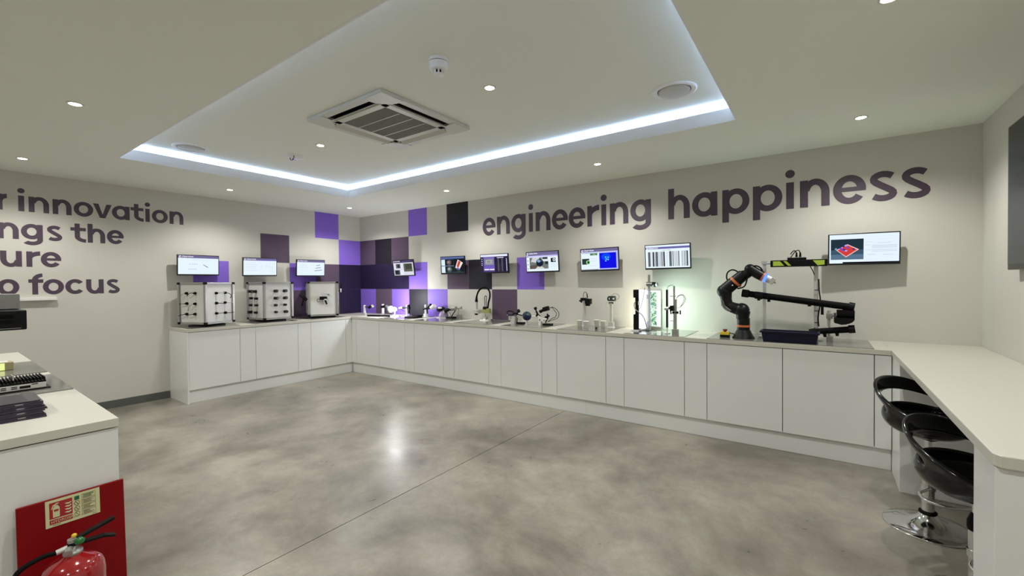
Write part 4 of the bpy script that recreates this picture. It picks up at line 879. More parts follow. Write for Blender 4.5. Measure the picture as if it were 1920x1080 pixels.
pp = g(830, 590); MB().lathe([(0.075, 0), (0.072, 0.03), (0.05, 0.09), (0.025, 0.11)], (pp.x, -0.10, 0.911), n=24).build('support', mat('lilac frosted plastic', (0.34, 0.27, 0.42), 0.3), t)
MB().cyl((pp.x, -0.10, 0.905), (pp.x, -0.10, 0.911), 0.11, n=28).build('foot', WPL, t)
t = rig('camera_stand', 'silver camera on a stand with black cables, right of the purple base', 'camera stand', 847, 597, -0.13)
g = G(-0.13)
cyl_px(g, (836, 583), (841, 580.5), 4.6, 2.8).build('lens', BLK, t); cyl_px(g, (841, 580.5), (849, 581), 1.8).build('barrel', BLK, t); cyl_px(g, (848, 578), (855, 578.5), 4.4, 4.0).build('camera', STEEL, t)
cyl_px(g, (839, 585), (847, 585.2), 1.2).build('bracket', ALU, t)
MB().tube([g(854, 582), g(850, 588), g(847, 593), g(847, 597)], 0.007, n=8).build('cable', RUB, t); MB().tube([g(842, 586), g(844, 588), g(845, 592), g(846, 597)], 0.003, n=6).build('thin_cable', RUB, t)
pp = g(846, 597); MB().bb((pp.x - 0.06, -0.18, 0.905), (pp.x + 0.06, -0.08, 0.930)).build('magnetic_base', BLK, t, bevel=0.003)
t = rig('optical_post', 'thin grey post with a cross bar, left of the gooseneck', 'stand', 859.5, 597, -0.08)
g = G(-0.08)
a, b, r = stand_on(g, 859.5, 578, 0.9, 0.905); MB().cyl(a, b, r).build('post', STEEL, t)
MB().box(a + V((0.015, 0, 0.028)), (0.075, 0.05, 0.056)).build('base_block', STEEL, t, bevel=0.003)
cyl_px(g, (853, 578), (864, 577.5), 1.3).build('cross_bar', STEEL, t); cyl_px(g, (865.5, 574), (865.5, 580), 1.2).build('cross_end', STEEL, t)
# station C gooseneck
g = G(-0.16)
t = rig('gooseneck_camera', 'black gooseneck camera arching over a white round base', 'camera stand', 908, 600, -0.16)
pp = g(909, 598)
MB().lathe([(0.072, 0), (0.072, 0.006), (0.066, 0.010), (0.02, 0.012), (0.018, 0.03)], (pp.x, -0.16, 0.905), n=32).build('base', WPL, t)
cyl_px(g, (909.5, 599), (909.5, 586), 1.6).build('post', CHROME, t); cyl_px(g, (908, 596.5), (913, 596.5), 2.2).build('collar', STEEL, t)
mb = MB(); g.box(mb, 905.5, 580, 914, 586.5, 0.05); mb.build('green_clamp', mat('olive metal', (0.36, 0.38, 0.12), 0.4), t)
mb = MB(); g.box(mb, 913.5, 578.5, 919, 587, 0.04); mb.build('right_block', mat('olive metal', (0.36, 0.38, 0.12), 0.4), t)
mb = MB(); g.box(mb, 888, 580.5, 899, 587.5, 0.045); mb.build('left_block', ALU, t, bevel=0.002)
mb = MB(); g.box(mb, 899, 581, 905.5, 586.5, 0.035); mb.build('middle_block', STEEL, t)
cyl_px(g, (895.2, 584), (895.2, 583), 0.9, dy=-0.026).build('set_screw', BLK, t)
cyl_px(g, (893.5, 566), (893.5, 581), 2.3).build('silver_tube', ALU, t); cyl_px(g, (893, 587.5), (893, 590.5), 3.0).build('lens_tip', BLK, t)
gg = [g(893.3, 566), g(894, 555), g(898, 545), g(905, 539.5), g(912, 539.5), g(917.5, 546), g(918.5, 556), g(916, 567), g(914.5, 578)]
m1 = mpp(gg[0]); MB().tube(gg, [3.1 * m1, 1.5 * m1, 1.6 * m1, 1.7 * m1, 1.7 * m1, 1.5 * m1, 1.5 * m1, 1.6 * m1, 1.5 * m1], n=12).build('gooseneck', RUB, t)
mb = MB(); g.box(mb, 906.5, 575, 914, 580.5, 0.035); mb.build('connector', BLK, t, bevel=0.003)
MB().tube([g(909, 575), g(909, 566), g(908.6, 558), g(910.5, 554.5), g(912.2, 558), g(911.5, 567), g(912, 575)], 0.0045, n=8).build('cable_loop', RUB, t)
cyl_px(g, (921, 600), (923.5, 600), 1.2).build('foot_screw', BLK, t)
# station D globe rig
g = G(-0.34)
t = rig('ring_light_bracket', 'silver bracket with a tilted black ring light, left of the globe', 'light', 961, 607, -0.34)
mb = MB(); g.box(mb, 955, 592.5, 966, 600, 0.04); g.box(mb, 959, 600, 966, 608.6, 0.04); mb.build('bracket', ALU, t, bevel=0.002)
cyl_px(g, (957.6, 596.3), (957.6, 595.8), 1.6, dy=-0.022).build('knob', BLK, t)
c = g(957, 587); ex_ = V((1, 0, -0.28)).normalized(); ey2 = V((0.10, 0.75, 0.5)).normalized()
m1 = mpp(c)
MB().tube([c + ex_ * 7.5 * m1 * cos(2 * pi * k / 20) + ey2 * 5.5 * m1 * sin(2 * pi * k / 20) for k in range(21)], 0.009, n=8, sub=1).build('ring', BLK, t)
MB().tube([c + ex_ * 6.8 * m1 * cos(a_) + ey2 * 5 * m1 * sin(a_) - V((0, 0.004, 0.008)) for a_ in [pi * 1.1 + k * 0.13 for k in range(8)]], 0.006, n=8, sub=1).build('light_arc', em((250, 240, 250), 1.1), t)
cyl_px(g, (962, 588), (971, 587), 1.8).build('arm', BLK, t); cyl_px(g, (971.5, 583.5), (973.5, 582.5), 3.4).build('thumb_wheel', BLK, t); cyl_px(g, (968, 589), (979, 591.5), 1.1).build('link', BLK, t)
t = rig('spring_block', 'silver coil block on a low black base beside the globe', 'mount', 976, 606, -0.30); g = G(-0.30)
mb = MB(); g.box(mb, 968, 594, 970, 604, 0.03); mb.build('side_plate', STEEL, t)
mb = MB(); g.box(mb, 969, 592.5, 980, 595.5, 0.03); mb.build('top_bar', ALU, t)
for k in range(4): cyl_px(g, (970.5 + k * 2.2, 602), (972.5 + k * 2.2, 597), 0.6).build('coil', ALU, t)
pp = g(976.5, 605); MB().bb((pp.x - 0.045, -0.34, 0.905), (pp.x + 0.045, -0.26, 0.925)).build('base', BLK, t, bevel=0.003)
g = G(-0.36)
t = rig('desk_globe', 'small dark blue and green globe on a clear stand', 'globe', 988, 610, -0.36)
c = g(988, 592.5); r = 8.6 * mpp(c)
gm_ = bpy.data.materials.new('globe map'); gm_.use_nodes = True; nt = gm_.node_tree; b_ = nt.nodes['Principled BSDF']
tc = nt.nodes.new('ShaderNodeTexCoord'); nn_ = nt.nodes.new('ShaderNodeTexNoise'); nn_.inputs['Scale'].default_value = 18; nn_.inputs['Detail'].default_value = 4; cr_ = nt.nodes.new('ShaderNodeValToRGB')
e_ = cr_.color_ramp.elements; e_[0].position = 0.5; e_[0].color = (0.01, 0.018, 0.07, 1); e_[1].position = 0.58; e_[1].color = (0.06, 0.12, 0.07, 1)
nt.links.new(tc.outputs['Object'], nn_.inputs['Vector']); nt.links.new(nn_.outputs['Fac'], cr_.inputs['Fac']); nt.links.new(cr_.outputs['Color'], b_.inputs['Base Color']); b_.inputs['Roughness'].default_value = 0.15
MB().ball(c, r, n=28, m=18).build('sphere', gm_, t)
MB().cyl((c.x, -0.36, 0.905), (c.x, -0.36, c.z - r + 0.004), 0.009).build('stem', ALU, t); MB().cyl((c.x, -0.36, 0.905), (c.x, -0.36, 0.910), 0.03, n=20).build('foot', ALU, t)
t = rig('camera_rig', 'black camera with looping cables on a white cross bar, right of the globe', 'camera stand', 1016, 610, -0.34); g = G(-0.34)
mb = MB(); g.box(mb, 1011, 595, 1015.2, 612.3, 0.045); mb.build('upright_bracket', WPL, t, bevel=0.002)
mb = MB(); g.box(mb, 1015, 595.5, 1019, 602.5, 0.04); mb.build('bracket_ear', WPL, t)
cyl_px(g, (1012, 599.5), (1012.6, 599.5), 1.7, dy=-0.025).build('knob', BLK, t)
cyl_px(g, (997.5, 592.8), (1014, 594), 1.1).build('cross_bar', WPL, t); cyl_px(g, (1018, 598), (1025, 598.5), 1.3).build('lower_bar', WPL, t)
for k, (a_, b2, w_) in enumerate((((1006, 593), (1008, 588), 2.0), ((1008, 588), (1005.5, 584), 1.8), ((1006, 585), (1004.5, 580), 1.2), ((1002.5, 579), (1005.5, 577.5), 2.6), ((1008, 588), (1014, 594), 0.8))): cyl_px(g, a_, b2, w_).build(['joint', 'joint', 'link', 'thumb_wheel', 'strut'][k], BLK, t)
cyl_px(g, (1012.5, 584.5), (1018.5, 581.5), 3.2, 2.6).build('lens', BLK, t)
A_ = g(1019, 580.5); B_ = g(1029, 577.5); d_ = (B_ - A_).normalized(); u_ = d_.cross(V((0, 1, 0))).normalized()
MB().box((A_ + B_) / 2, ((B_ - A_).length, 0.04, 8 * mpp(A_)), axes=(d_, V((0, 1, 0)), u_)).build('camera', BLK, t, bevel=0.003)
mb = MB(); g.box(mb, 1023, 583.5, 1027, 586, 0.02); mb.build('mount_plate', WPL, t)
for k, (a_, b2, w_) in enumerate((((1026.5, 588), (1027, 594), 1.5), ((1022, 595), (1030, 592), 1.7), ((1027, 594), (1025, 600), 2.0), ((1025, 600), (1023, 605), 1.2))): cyl_px(g, a_, b2, w_, dy=0.02).build('ball_joint', BLK, t)
pp = g(1023, 607); MB().bb((pp.x - 0.045, -0.34, 0.905), (pp.x + 0.06, -0.26, 0.926)).build('base', BLK, t, bevel=0.003)
for off_ in (0, 3.6): MB().tube([g(1031, 577.5), g(1036, 576 + off_ * 0.3), g(1043 - off_, 580 + off_ * 0.6), g(1048 - off_ * 1.3, 588), g(1045 - off_ * 1.2, 596.5 - off_ * 0.4), g(1036, 600 - off_), g(1027, 603.5)], 0.0032, n=6).build('cable', RUB, t)
# station E two posts and cups
for n_, (px_, base_, top_, Y_) in enumerate(((1096, 608, 558, -0.13), (1146, 613, 568, -0.14))):
    g = G(Y_)
    t = rig('sensor_post', ['slim white post with a black sensor and looped cable behind the leftmost cups', 'slim white post topped by a square black sensor, right of the cups'][n_], 'sensor post', px_, base_, Y_)
    a, b, r = stand_on(g, px_, top_, 2.1, 0.905); MB().box((a + b) / 2, (r * 2, r * 2, (b - a).z)).build('post', ALU, t, bevel=0.002)
    MB().box(a + V((0, 0, 0.03)), (0.058, 0.05, 0.06)).build('base_block', ALU, t, bevel=0.002)
    MB().cyl(a, a + V((0, 0, 0.004)), 0.045, n=24).build('foot', WPL, t)
    if n_ == 0:
        mb = MB(); g.box(mb, 1090, 558.5, 1099, 563.5, 0.05, -0.02); mb.build('bracket', BLK, t)
        cyl_px(g, (1086, 563.5), (1091, 565), 1.0, 3.0, dy=-0.03).build('lens_hood', BLK, t)
        A_ = g(1095, 564, -0.03); B_ = g(1108, 566.5, -0.03); mb = MB(); g.box(mb, 1098.5, 560, 1108, 570, 0.06, -0.03); mb.build('sensor', BLK, t, bevel=0.003)
        mb = MB(); g.box(mb, 1099, 570, 1105.5, 573.5, 0.04, -0.03); mb.build('sensor_foot', BLK, t)
        MB().tube([g(1094, 559), g(1094, 551), g(1097, 547.5), g(1100, 549.5), g(1101.5, 555), g(1102, 560)], 0.003, n=6).build('cable', RUB, t)
        cyl_px(g, (1100.5, 551), (1101.5, 558), 0.9).build('cable_plug', RUB, t)
    else:
        mb = MB(); g.box(mb, 1142, 555, 1153.5, 564.5, 0.055, -0.01); mb.build('sensor', mat('dark green grey housing', (0.03, 0.04, 0.03), 0.4), t, bevel=0.003)
        cyl_px(g, (1140, 560.3), (1142.5, 560.3), 3.8, dy=-0.02).build('lens_ring', BLK, t); cyl_px(g, (1142.2, 560), (1142.6, 560), 2.0, dy=-0.04).build('lens', em((210, 235, 215), 0.9), t)
        mb = MB(); g.box(mb, 1148.5, 558.5, 1151.5, 561.5, 0.004, -0.041); mb.build('label_plate', WPL, t)
        cyl_px(g, (1142, 568), (1149.5, 568), 1.6).build('clamp', BLK, t); MB().tube([g(1141, 567.5), g(1136.5, 567.5), g(1136.5, 573)], 0.0015, n=6, sub=0).build('hex_key', STEEL, t)
        MB().tube([g(1147, 554.5), g(1151, 551), g(1157, 551.5), g(1161, 556), g(1158.5, 560.5), g(1153, 561)], 0.002, n=6).build('cable', RUB, t)
cup0 = None
cupm = MB()
cupm.lathe([(0.020, 0.0005), (0.0235, 0.001), (0.032, 0.078), (0.0335, 0.079), (0.0335, 0.083), (0.0315, 0.083), (0.0305, 0.078), (0.022, 0.004), (0.001, 0.004)], (0, 0, 0), n=28)
cups = [((4.515, -0.33), 'white paper cup at the left end of the row, behind another cup'), ((4.635, -0.41), 'white paper cup in front of the left sensor post'), ((4.66, -0.19), 'white paper cup in the middle of the worktop group, standing farther back'), ((4.775, -0.27), 'white paper cup nearest the right sensor post')]
ORG['cup_tmp'] = V((0, 0, 0))
for k, ((x, y), lab) in enumerate(cups):
    if k == 0:
        cup0 = solo(cupm, 'paper_cup', PAPERCUP, lab, 'cup', (0, 0, 0), 'white paper cups'); c_ = cup0
    else:
        c_ = cup0.copy(); COL.objects.link(c_); c_['label'] = lab
    c_.location = (x, y, 0.905)
p = onZ(1118, 617); solo(MB().lathe([(0.011, 0.0002), (0.011, 0.016), (0.006, 0.018), (0.006, 0.022)], p, n=8), 'knurled_nut', BLK, 'tiny dark nut standing in front of the paper cups', 'nut', p)
# station F light panel, leaf sheet and tall post
g = G(-0.30)
t = thing('bar_light', 'tall black light bar with a white glowing face on the back worktop', 'light', (g(1196, 620).x, -0.30, 0.905), GRP)
xa = g(1190.5, 590).x; xb = g(1200.5, 590).x; zt = g(1196, 543).z; zm0 = g(1196, 589).z; zm1 = g(1196, 577).z; zl = g(1196, 558).z
MB().bb((xa, -0.35, 0.917), (xb, -0.26, zm0)).build('lower_housing', BLK, t, bevel=0.003)
MB().bb((xa, -0.35, zl), (xb, -0.26, zt)).build('upper_housing', BLK, t, bevel=0.003)
MB().bb((xa + 0.018, -0.34, zm0), (xb, -0.27, zl)).build('middle_housing', BLK, t)
MB().bb((xb, -0.34, 0.93), (xb + 0.055, -0.26, zt)).build('diffuser', em((228, 236, 255), 1.7), t)
mb = MB(); g.box(mb, 1196.5, 565, 1199.5, 572, 0.004, -0.052); mb.build('label_plate', WPL, t)
MB().bb((xa - 0.01, -0.37, 0.905), (xb + 0.005, -0.24, 0.917)).build('foot', WPL, t)
MB().tube([g(1192, 565, -0.06), g(1189, 571, -0.06), g(1190.5, 579, -0.06), g(1196, 584, -0.06), g(1204, 591, -0.06), g(1209, 600, -0.06), g(1213, 616, -0.06)], 0.005, n=8).build('cable', STEEL, t)
MB().tube([g(1196, 583, -0.06), g(1202, 574, -0.06), g(1206, 558, -0.06), g(1209, 540, -0.06)], 0.0022, n=6).build('thin_cable', RUB, t)
cyl_px(g, (1199, 620.5), (1203, 620.5), 1.3, dy=-0.06).build('red_connector', mat('dark red plastic', (0.16, 0.02, 0.02), 0.4), t)
g = G(-0.24)
t = thing('camera_column', 'tall grey column with black camera clamp below the barcode monitor', 'camera stand', (g(1217, 610).x, -0.24, 0.905), GRP)
a, b, r = stand_on(g, 1217, 515, 1.9, 0.905); MB().box((a + b) / 2, (r * 2, r * 2, (b - a).z)).build('column', STEEL, t, bevel=0.002)
mb = MB(); g.box(mb, 1212, 603, 1219.5, 619, 0.06); mb.build('base_block', STEEL, t, bevel=0.002)
mb = MB(); g.box(mb, 1201.5, 603, 1212, 611, 0.05); mb.build('base_arm', STEEL, t)
mb = MB(); g.box(mb, 1210, 552, 1219, 560, 0.05); mb.build('slide_block', STEEL, t, bevel=0.002)
cyl_px(g, (1213, 533.5), (1233, 533.5), 3.6, dy=-0.02).build('camera', mat('dark steel', (0.16, 0.16, 0.15), 0.35, metal=0.4), t); cyl_px(g, (1226, 529), (1226, 538), 3.4, dy=-0.03).build('clamp', BLK, t); cyl_px(g, (1211, 533.5), (1215, 533.5), 0.9, 2.8, dy=-0.02).build('camera_nose', STEEL, t)
mb = MB(); g.box(mb, 1213, 528.5, 1222, 530, 0.05); mb.build('top_plate', STEEL, t)
mb = MB(); g.box(mb, 1205, 619.8, 1217.5, 623, 0.05, -0.06); mb.build('usb_hub', BLK, t, bevel=0.002)
g = G(-0.06)
lf = bpy.data.materials.new('printed foliage backlight'); lf.use_nodes = True; nt = lf.node_tree; b_ = nt.nodes['Principled BSDF']
tc = nt.nodes.new('ShaderNodeTexCoord'); n1 = nt.nodes.new('ShaderNodeTexNoise'); n1.inputs['Scale'].default_value = 26; n1.inputs['Detail'].default_value = 5; n1.inputs['Distortion'].default_value = 2
cr_ = nt.nodes.new('ShaderNodeValToRGB'); E_ = cr_.color_ramp.elements
E_[0].position = 0.38; E_[0].color = (0.04, 0.17, 0.10, 1); E_[1].position = 0.54; E_[1].color = (0.78, 0.95, 0.9, 1)
e2 = E_.new(0.44); e2.color = (0.12, 0.42, 0.42, 1); e3 = E_.new(0.49); e3.color = (0.55, 0.75, 0.25, 1)
nt.links.new(tc.outputs['Object'], n1.inputs['Vector']); nt.links.new(n1.outputs['Fac'], cr_.inputs['Fac']); nt.links.new(cr_.outputs['Color'], b_.inputs['Emission Color'])
b_.inputs['Emission Strength'].default_value = 0.95 * SCR; b_.inputs['Base Color'].default_value = (0, 0, 0, 1)
t = thing('backlit_sheet', 'white backlit sheet printed with green foliage behind the grey column', 'light panel', (g(1225, 612).x, -0.06, 0.905), GRP)
mb = MB(); g.box(mb, 1200, 545, 1239, 612, 0.02); mb.build('frame', WPL, t)
mb = MB(); g.box(mb, 1201, 546, 1238, 611, 0.004, -0.0125); mb.build('light_sheet', em((235, 250, 240), 1.25), t)
mb = MB(); g.box(mb, 1219.6, 548, 1231, 610.5, 0.003, -0.0165); mb.build('foliage_print', lf, t)
mb = MB(); g.box(mb, 1208.5, 556, 1214, 608, 0.003, -0.0165); mb.build('foliage_print', mat('yellow green print', (0.55, 0.62, 0.20), em=0.8, noise=0), t)
lamp('AREA', 'bar_light_glow', (g(1239, 560).x + 0.012, -0.30, (0.93 + zt) / 2), 2.7, (0.70, 1.0, 0.84), shape='RECTANGLE', size=0.5, size_y=0.06)
lo = bpy.data.objects['bar_light_glow']; lo.rotation_euler = (0, -pi / 2, 0); lo.data.size = 0.55; lo.data.size_y = 0.06
lo.rotation_euler = V((1.0, 0.55, 0.1)).to_track_quat('-Z', 'Y').to_euler(); lo.data.size = 0.06; lo.data.size_y = 0.5
sp_ = lamp('AREA', 'bar_light_spill', (xa - 0.015, -0.16, (0.93 + zt) / 2), 0.75, (1.0, 0.99, 0.78), shape='RECTANGLE', size=0.05, size_y=0.5)
sp_.rotation_euler = V((-0.75, 0.6, 0.15)).to_track_quat('-Z', 'Y').to_euler()
# station G
g = G(-0.42)
t = thing('camera_column', 'grey column with a silver camera, thumb knobs and a looping cable, left of the robot', 'camera stand', (g(1265, 627).x, -0.42, 0.905), GRP)
a, b, r = stand_on(g, 1264, 536, 1.4, 0.905); MB().box((a + b) / 2, (r * 2, r * 2, (b - a).z)).build('thin_column', STEEL, t)
a, b, r = stand_on(g, 1266.5, 561, 2.2, 0.905); MB().box((a + b) / 2, (r * 2, r * 2, (b - a).z)).build('column', STEEL, t, bevel=0.002)
mb = MB(); g.box(mb, 1261, 617, 1272, 627.5, 0.05); mb.build('base_block', STEEL, t, bevel=0.002)
cyl_px(g, (1246, 578.5), (1254, 578), 3.0, dy=-0.02).build('lens', ALU, t); cyl_px(g, (1254, 578), (1257, 577.5), 2.2, dy=-0.02).build('lens_mount', BLK, t)
mb = MB(); g.box(mb, 1257, 573, 1263, 583, 0.05, -0.02); mb.build('camera', BLK, t, bevel=0.003)
cyl_px(g, (1261, 586), (1272, 586), 2.4).build('clamp', BLK, t); cyl_px(g, (1257.5, 583), (1258.5, 589), 1.2).build('thumb_knob', BLK, t); cyl_px(g, (1275.5, 582), (1275.5, 589.5), 1.3).build('thumb_knob', BLK, t)
cyl_px(g, (1256, 555), (1268, 555), 0.7).build('upper_bracket', STEEL, t); cyl_px(g, (1256, 601.5), (1265, 601.5), 0.7).build('lower_bracket', STEEL, t)
for off_ in (0, 2.4): MB().tube([g(1268, 560), g(1273, 554 + off_ * 0.3), g(1281 - off_ * 0.5, 553 + off_ * 0.3), g(1285.5 - off_, 560), g(1282 - off_, 569), g(1275, 576), g(1269, 577)], 0.0022, n=6).build('cable', RUB, t)
t2 = thing('slim_bar_light', 'slim black vertical bar light beside the silver camera column', 'light', (g(1251, 615).x, -0.42, 0.905), GRP)
a = g(1251, 614); b = g(1251, 543); MB().bb((a.x - 0.007, -0.435, a.z), (a.x + 0.007, -0.405, b.z)).build('bar', BLK, t2)
MB().bb((a.x - 0.005, -0.425, 0.905), (a.x + 0.005, -0.415, a.z)).build('support_rod', ALU, t2); MB().cyl((a.x, -0.42, 0.905), (a.x, -0.42, 0.912), 0.03).build('foot', ALU, t2)
MB().tube([g(1251, 543), g(1252.5, 538), g(1257, 534.5), g(1262, 534.5)], 0.0018, n=6).build('cable', RUB, t2)

# ------------------------------------------------------------------ robot arm
g = G(-0.42)
t = thing('robot_arm', 'black jointed robot arm with orange bands and a blue glowing wrist', 'robot arm', (g(1393, 630).x, -0.42, 0.905))
ROB = mat('black robot shell', (0.005, 0.005, 0.006), 0.38, noise=0.05, spec=0.28)
bp_ = g(1394, 620); bx_ = bp_.x; mm = mpp(bp_)
MB().lathe([(0.092, 0), (0.090, 0.008), (0.075, 0.03), (0.062, 0.06), (0.054, 0.075)], (bx_, -0.42, 0.905), n=32).build('base', ROB, t)
z1_ = g(1394, 612.8).z; z0_ = g(1394, 609).z; zt_ = g(1394, 596).z
MB().cyl((bx_, -0.42, 0.975), (bx_, -0.42, zt_), 0.052, n=32).build('lower_column', ROB, t)
MB().cyl((bx_, -0.42, z1_), (bx_, -0.42, z0_), 0.0545, n=32).build('orange_band', ORANGE, t)
def P_(x, y, dy=0): return g(1330 + x / 5.687, 460 + y / 5.687, dy)
MB().cyl(P_(352, 790), P_(360, 700), 0.050, 0.060, n=24).build('shoulder_neck', ROB, t)
MB().ball(P_(345, 690), 0.064, n=24, m=14).build('shoulder_joint', ROB, t)
MB().tube([P_(350, 690), P_(270, 670), P_(200, 640), P_(185, 600)], [0.058, 0.05, 0.048, 0.046], n=20).build('lower_arm', ROB, t)
MB().tube([P_(190, 640), P_(180, 575), P_(170, 500)], [0.050, 0.047, 0.058], n=20).build('elbow_link', ROB, t)
MB().tube([P_(135, 590, -0.045), P_(160, 650, -0.045), P_(225, 700, -0.04)], 0.012, n=8).build('elbow_cover', mat('grey cap', (0.12, 0.12, 0.12), 0.35), t)
MB().ball(P_(160, 490), 0.063, n=24, m=14).build('elbow_joint', ROB, t)
MB().tube([P_(165, 480), P_(260, 400), P_(370, 310)], [0.058, 0.056, 0.050], n=24).build('upper_arm', ROB, t)
MB().cyl(P_(272, 397), P_(292, 380), 0.0605, 0.0605, n=28).build('orange_band', ORANGE, t)
MB().tube([P_(360, 320), P_(410, 300), P_(440, 250)], [0.045, 0.04, 0.045], n=20).build('wrist_link', ROB, t)
MB().ball(P_(433, 255), 0.046, n=22, m=12).build('wrist_joint', ROB, t)
MB().tube([P_(433, 255), P_(510, 300), P_(568, 333)], [0.044, 0.045, 0.042], n=22).build('wrist_arm', ROB, t)
MB().cyl(P_(566, 330), P_(584, 340), 0.0435, n=26).build('orange_band', ORANGE, t)
MB().cyl(P_(586, 341), P_(612, 350), 0.040, n=26).build('glow_ring', mat('blue glow', (0.05, 0.12, 1.0), em=3.0, noise=0), t)
MB().cyl(P_(612, 350), P_(655, 370), 0.034, n=22).build('tool_flange', ALU, t)
A_ = P_(655, 370); B_ = P_(685, 388); d_ = (B_ - A_).normalized(); u_ = d_.cross(V((0, 1, 0))).normalized()
MB().box((A_ + B_) / 2, ((B_ - A_).length + 0.01, 0.05, 0.06), axes=(d_, V((0, 1, 0)), u_)).build('gripper_body', ALU, t, bevel=0.003)
MB().cyl(P_(685, 388), P_(712, 402), 0.010, 0.007).build('gripper_finger', STEEL, t)
MB().ball(P_(247, 427, -0.055), 0.006).build('status_button', WPL, t)
MB().tube([P_(215, 400), P_(185, 350), P_(195, 290), P_(245, 262), P_(300, 280), P_(325, 310)], 0.006, n=8).build('cable', RUB, t)
MB().tube([P_(410, 270, -0.05), P_(400, 370, -0.05), P_(370, 440, -0.05), P_(300, 462, -0.04)], 0.006, n=8).build('cable', RUB, t)
MB().tube([P_(455, 225, 0.0), P_(505, 220, -0.02), P_(550, 245, -0.02), P_(572, 285, -0.01)], 0.006, n=8).build('cable', RUB, t)
g = G(-0.44)
e_ = thing('emergency_stop', 'yellow and black emergency stop box at the foot of the robot', 'switch', (g(1360, 632).x, -0.44, 0.905))
mb = MB(); x0_ = g(1351, 630).x; x1_ = g(1368, 630).x
MB().bb((x0_, -0.47, 0.906), (x1_, -0.41, 0.930)).build('lower_box', BLK, e_, bevel=0.002)
MB().bb((x0_, -0.47, 0.930), (x1_, -0.41, 0.955)).build('upper_box', YEL, e_, bevel=0.002)
MB().lathe([(0.012, 0), (0.012, 0.01), (0.02, 0.012), (0.02, 0.022), (0.015, 0.026)], ((x0_ + x1_) / 2, -0.44, 0.955), n=20).build('push_button', mat('dark red button', (0.16, 0.012, 0.01), 0.4), e_)
MB().tube([(x1_, -0.44, 0.945), (x1_ + 0.03, -0.44, 0.94), (x1_ + 0.05, -0.43, 0.925), (bx_ - 0.07, -0.42, 0.925)], 0.004, n=6).build('cable', RUB, e_)

# ------------------------------------------------------------------ scanner gantry, tubes, bins
g = G(-0.27)
t = thing('scanner_gantry', 'black and lime scanner bar held on two aluminium posts', 'scanner', (g(1484, 620).x, -0.27, 0.905))
for px_, top_, w_ in ((1433.5, 493, 2.9), (1530, 498, 3.6)):
    a, b, r = stand_on(g, px_, top_, w_, 0.905); MB().box((a + b) / 2, (r * 2, r * 2, (b - a).z)).build('post', ALU, t, bevel=0.003)
    MB().box(a + V((0, 0, 0.006)), (0.09, 0.09, 0.012)).build('post_foot', ALU, t)
mb = MB(); g.box(mb, 1428, 488.5, 1439, 496, 0.04); mb.build('corner_clamp', ALU, t, bevel=0.003)
cyl_px(g, (1437, 494), (1446, 494), 1.8).build('side_rod', ALU, t)
g2 = G(-0.30)
a0_ = g2(1445, 494.5); a1_ = g2(1552, 491.5)
A_, B_ = V((a0_.x, -0.30, 1.660)), V((a1_.x, -0.30, 1.660))
zA = g2(1447, 488.8).z; zB = g2(1447, 501).z
MB().bb((a0_.x, -0.335, zB), (a1_.x, -0.265, zA)).build('bar_housing', BLK, t, bevel=0.004)
hh = zA - zB
def bq(px_): return g2(px_, 494).x
for poly in ([(1450, .15), (1450, .85), (1463, .85), (1471, .15)], [(1469, .85), (1475, .85), (1484, .15), (1478, .15)], [(1524, .85), (1546, .85), (1546, .2), (1533, .12)]):
    xs = [(bq(x) , zB + hh * y) for x, y in poly]
    pl = xs[::-1]
    ar_ = sum(pl[i][0] * pl[(i + 1) % 4][1] - pl[(i + 1) % 4][0] * pl[i][1] for i in range(4))
    if ar_ < 0: pl = pl[::-1]
    MB().prism(pl, (0, -0.3355, 0), (1, 0, 0), (0, 0, 1), 0.0015).build('lime_panel', LIME, t)
MB().bb((bq(1477), -0.33, zA), (bq(1512), -0.27, zA + 0.02)).build('top_housing', BLK, t, bevel=0.004)
MB().cyl(g2(1476, 484.5), g2(1482, 484.0), 0.014).build('side_connector', STEEL, t)
for x in (1493.5, 1500.5):
    MB().cyl(g2(x, 486), g2(x, 482), 0.009).build('socket', ALU, t); MB().cyl(g2(x, 482), g2(x, 473.5), 0.009, 0.006).build('plug', RUB, t)
MB().tube([g2(1493.5, 474), g2(1490, 470), g2(1486, 472), g2(1482, 477)], 0.004, n=6).build('cable', RUB, t); MB().tube([g2(1500.5, 474), g2(1497, 469), g2(1491, 472), g2(1486, 478), g2(1482, 484)], 0.004, n=6).build('cable', RUB, t)
MB().tube([g2(1519, 499), g2(1524, 508), g2(1527, 515)], 0.004, n=6).build('cable', RUB, t)
MB().tube([g(1535, 523, -0.03), g(1536, 545, -0.03), g(1538, 560, -0.03), g(1537, 575, -0.03), g(1534, 595, -0.03), g(1535, 612, -0.03)], 0.005, n=8).build('post_cable', RUB, t)
for y_ in (544, 583, 605): cyl_px(g, (1527, y_), (1536, y_), 0.7, dy=-0.03).build('cable_tie', BLK, t)
mb = MB(); g.box(mb, 1539, 569, 1544.5, 590, 0.03, -0.03); mb.build('cable_housing', BLK, t, bevel=0.003)
g = G(-0.38)
t = thing('upper_chute', 'long black tube sloping down in front of the scanner posts', 'chute', (g(1500, 560).x, -0.38, 1.25))
A_ = g(1396, 550); B_ = g(1600, 576.5); MB().cyl(A_, B_, 5.8 * mpp(A_), n=20).build('tube', RUB, t)
MB().cyl(g(1391.5, 549.3), g(1404, 551), 7.4 * mpp(A_), n=20).build('left_collar', BLK, t); MB().cyl(g(1591, 574), g(1602, 576), 6.9 * mpp(A_), n=20).build('right_collar', BLK, t)
MB().cyl(g(1416, 553), g(1430, 555), 6.8 * mpp(A_), n=20).build('clamp_band', BLK, t)
MB().cyl(g(1595, 577), g(1597, 583), 4.5 * mpp(A_), 3.6 * mpp(A_)).build('outlet', BLK, t)
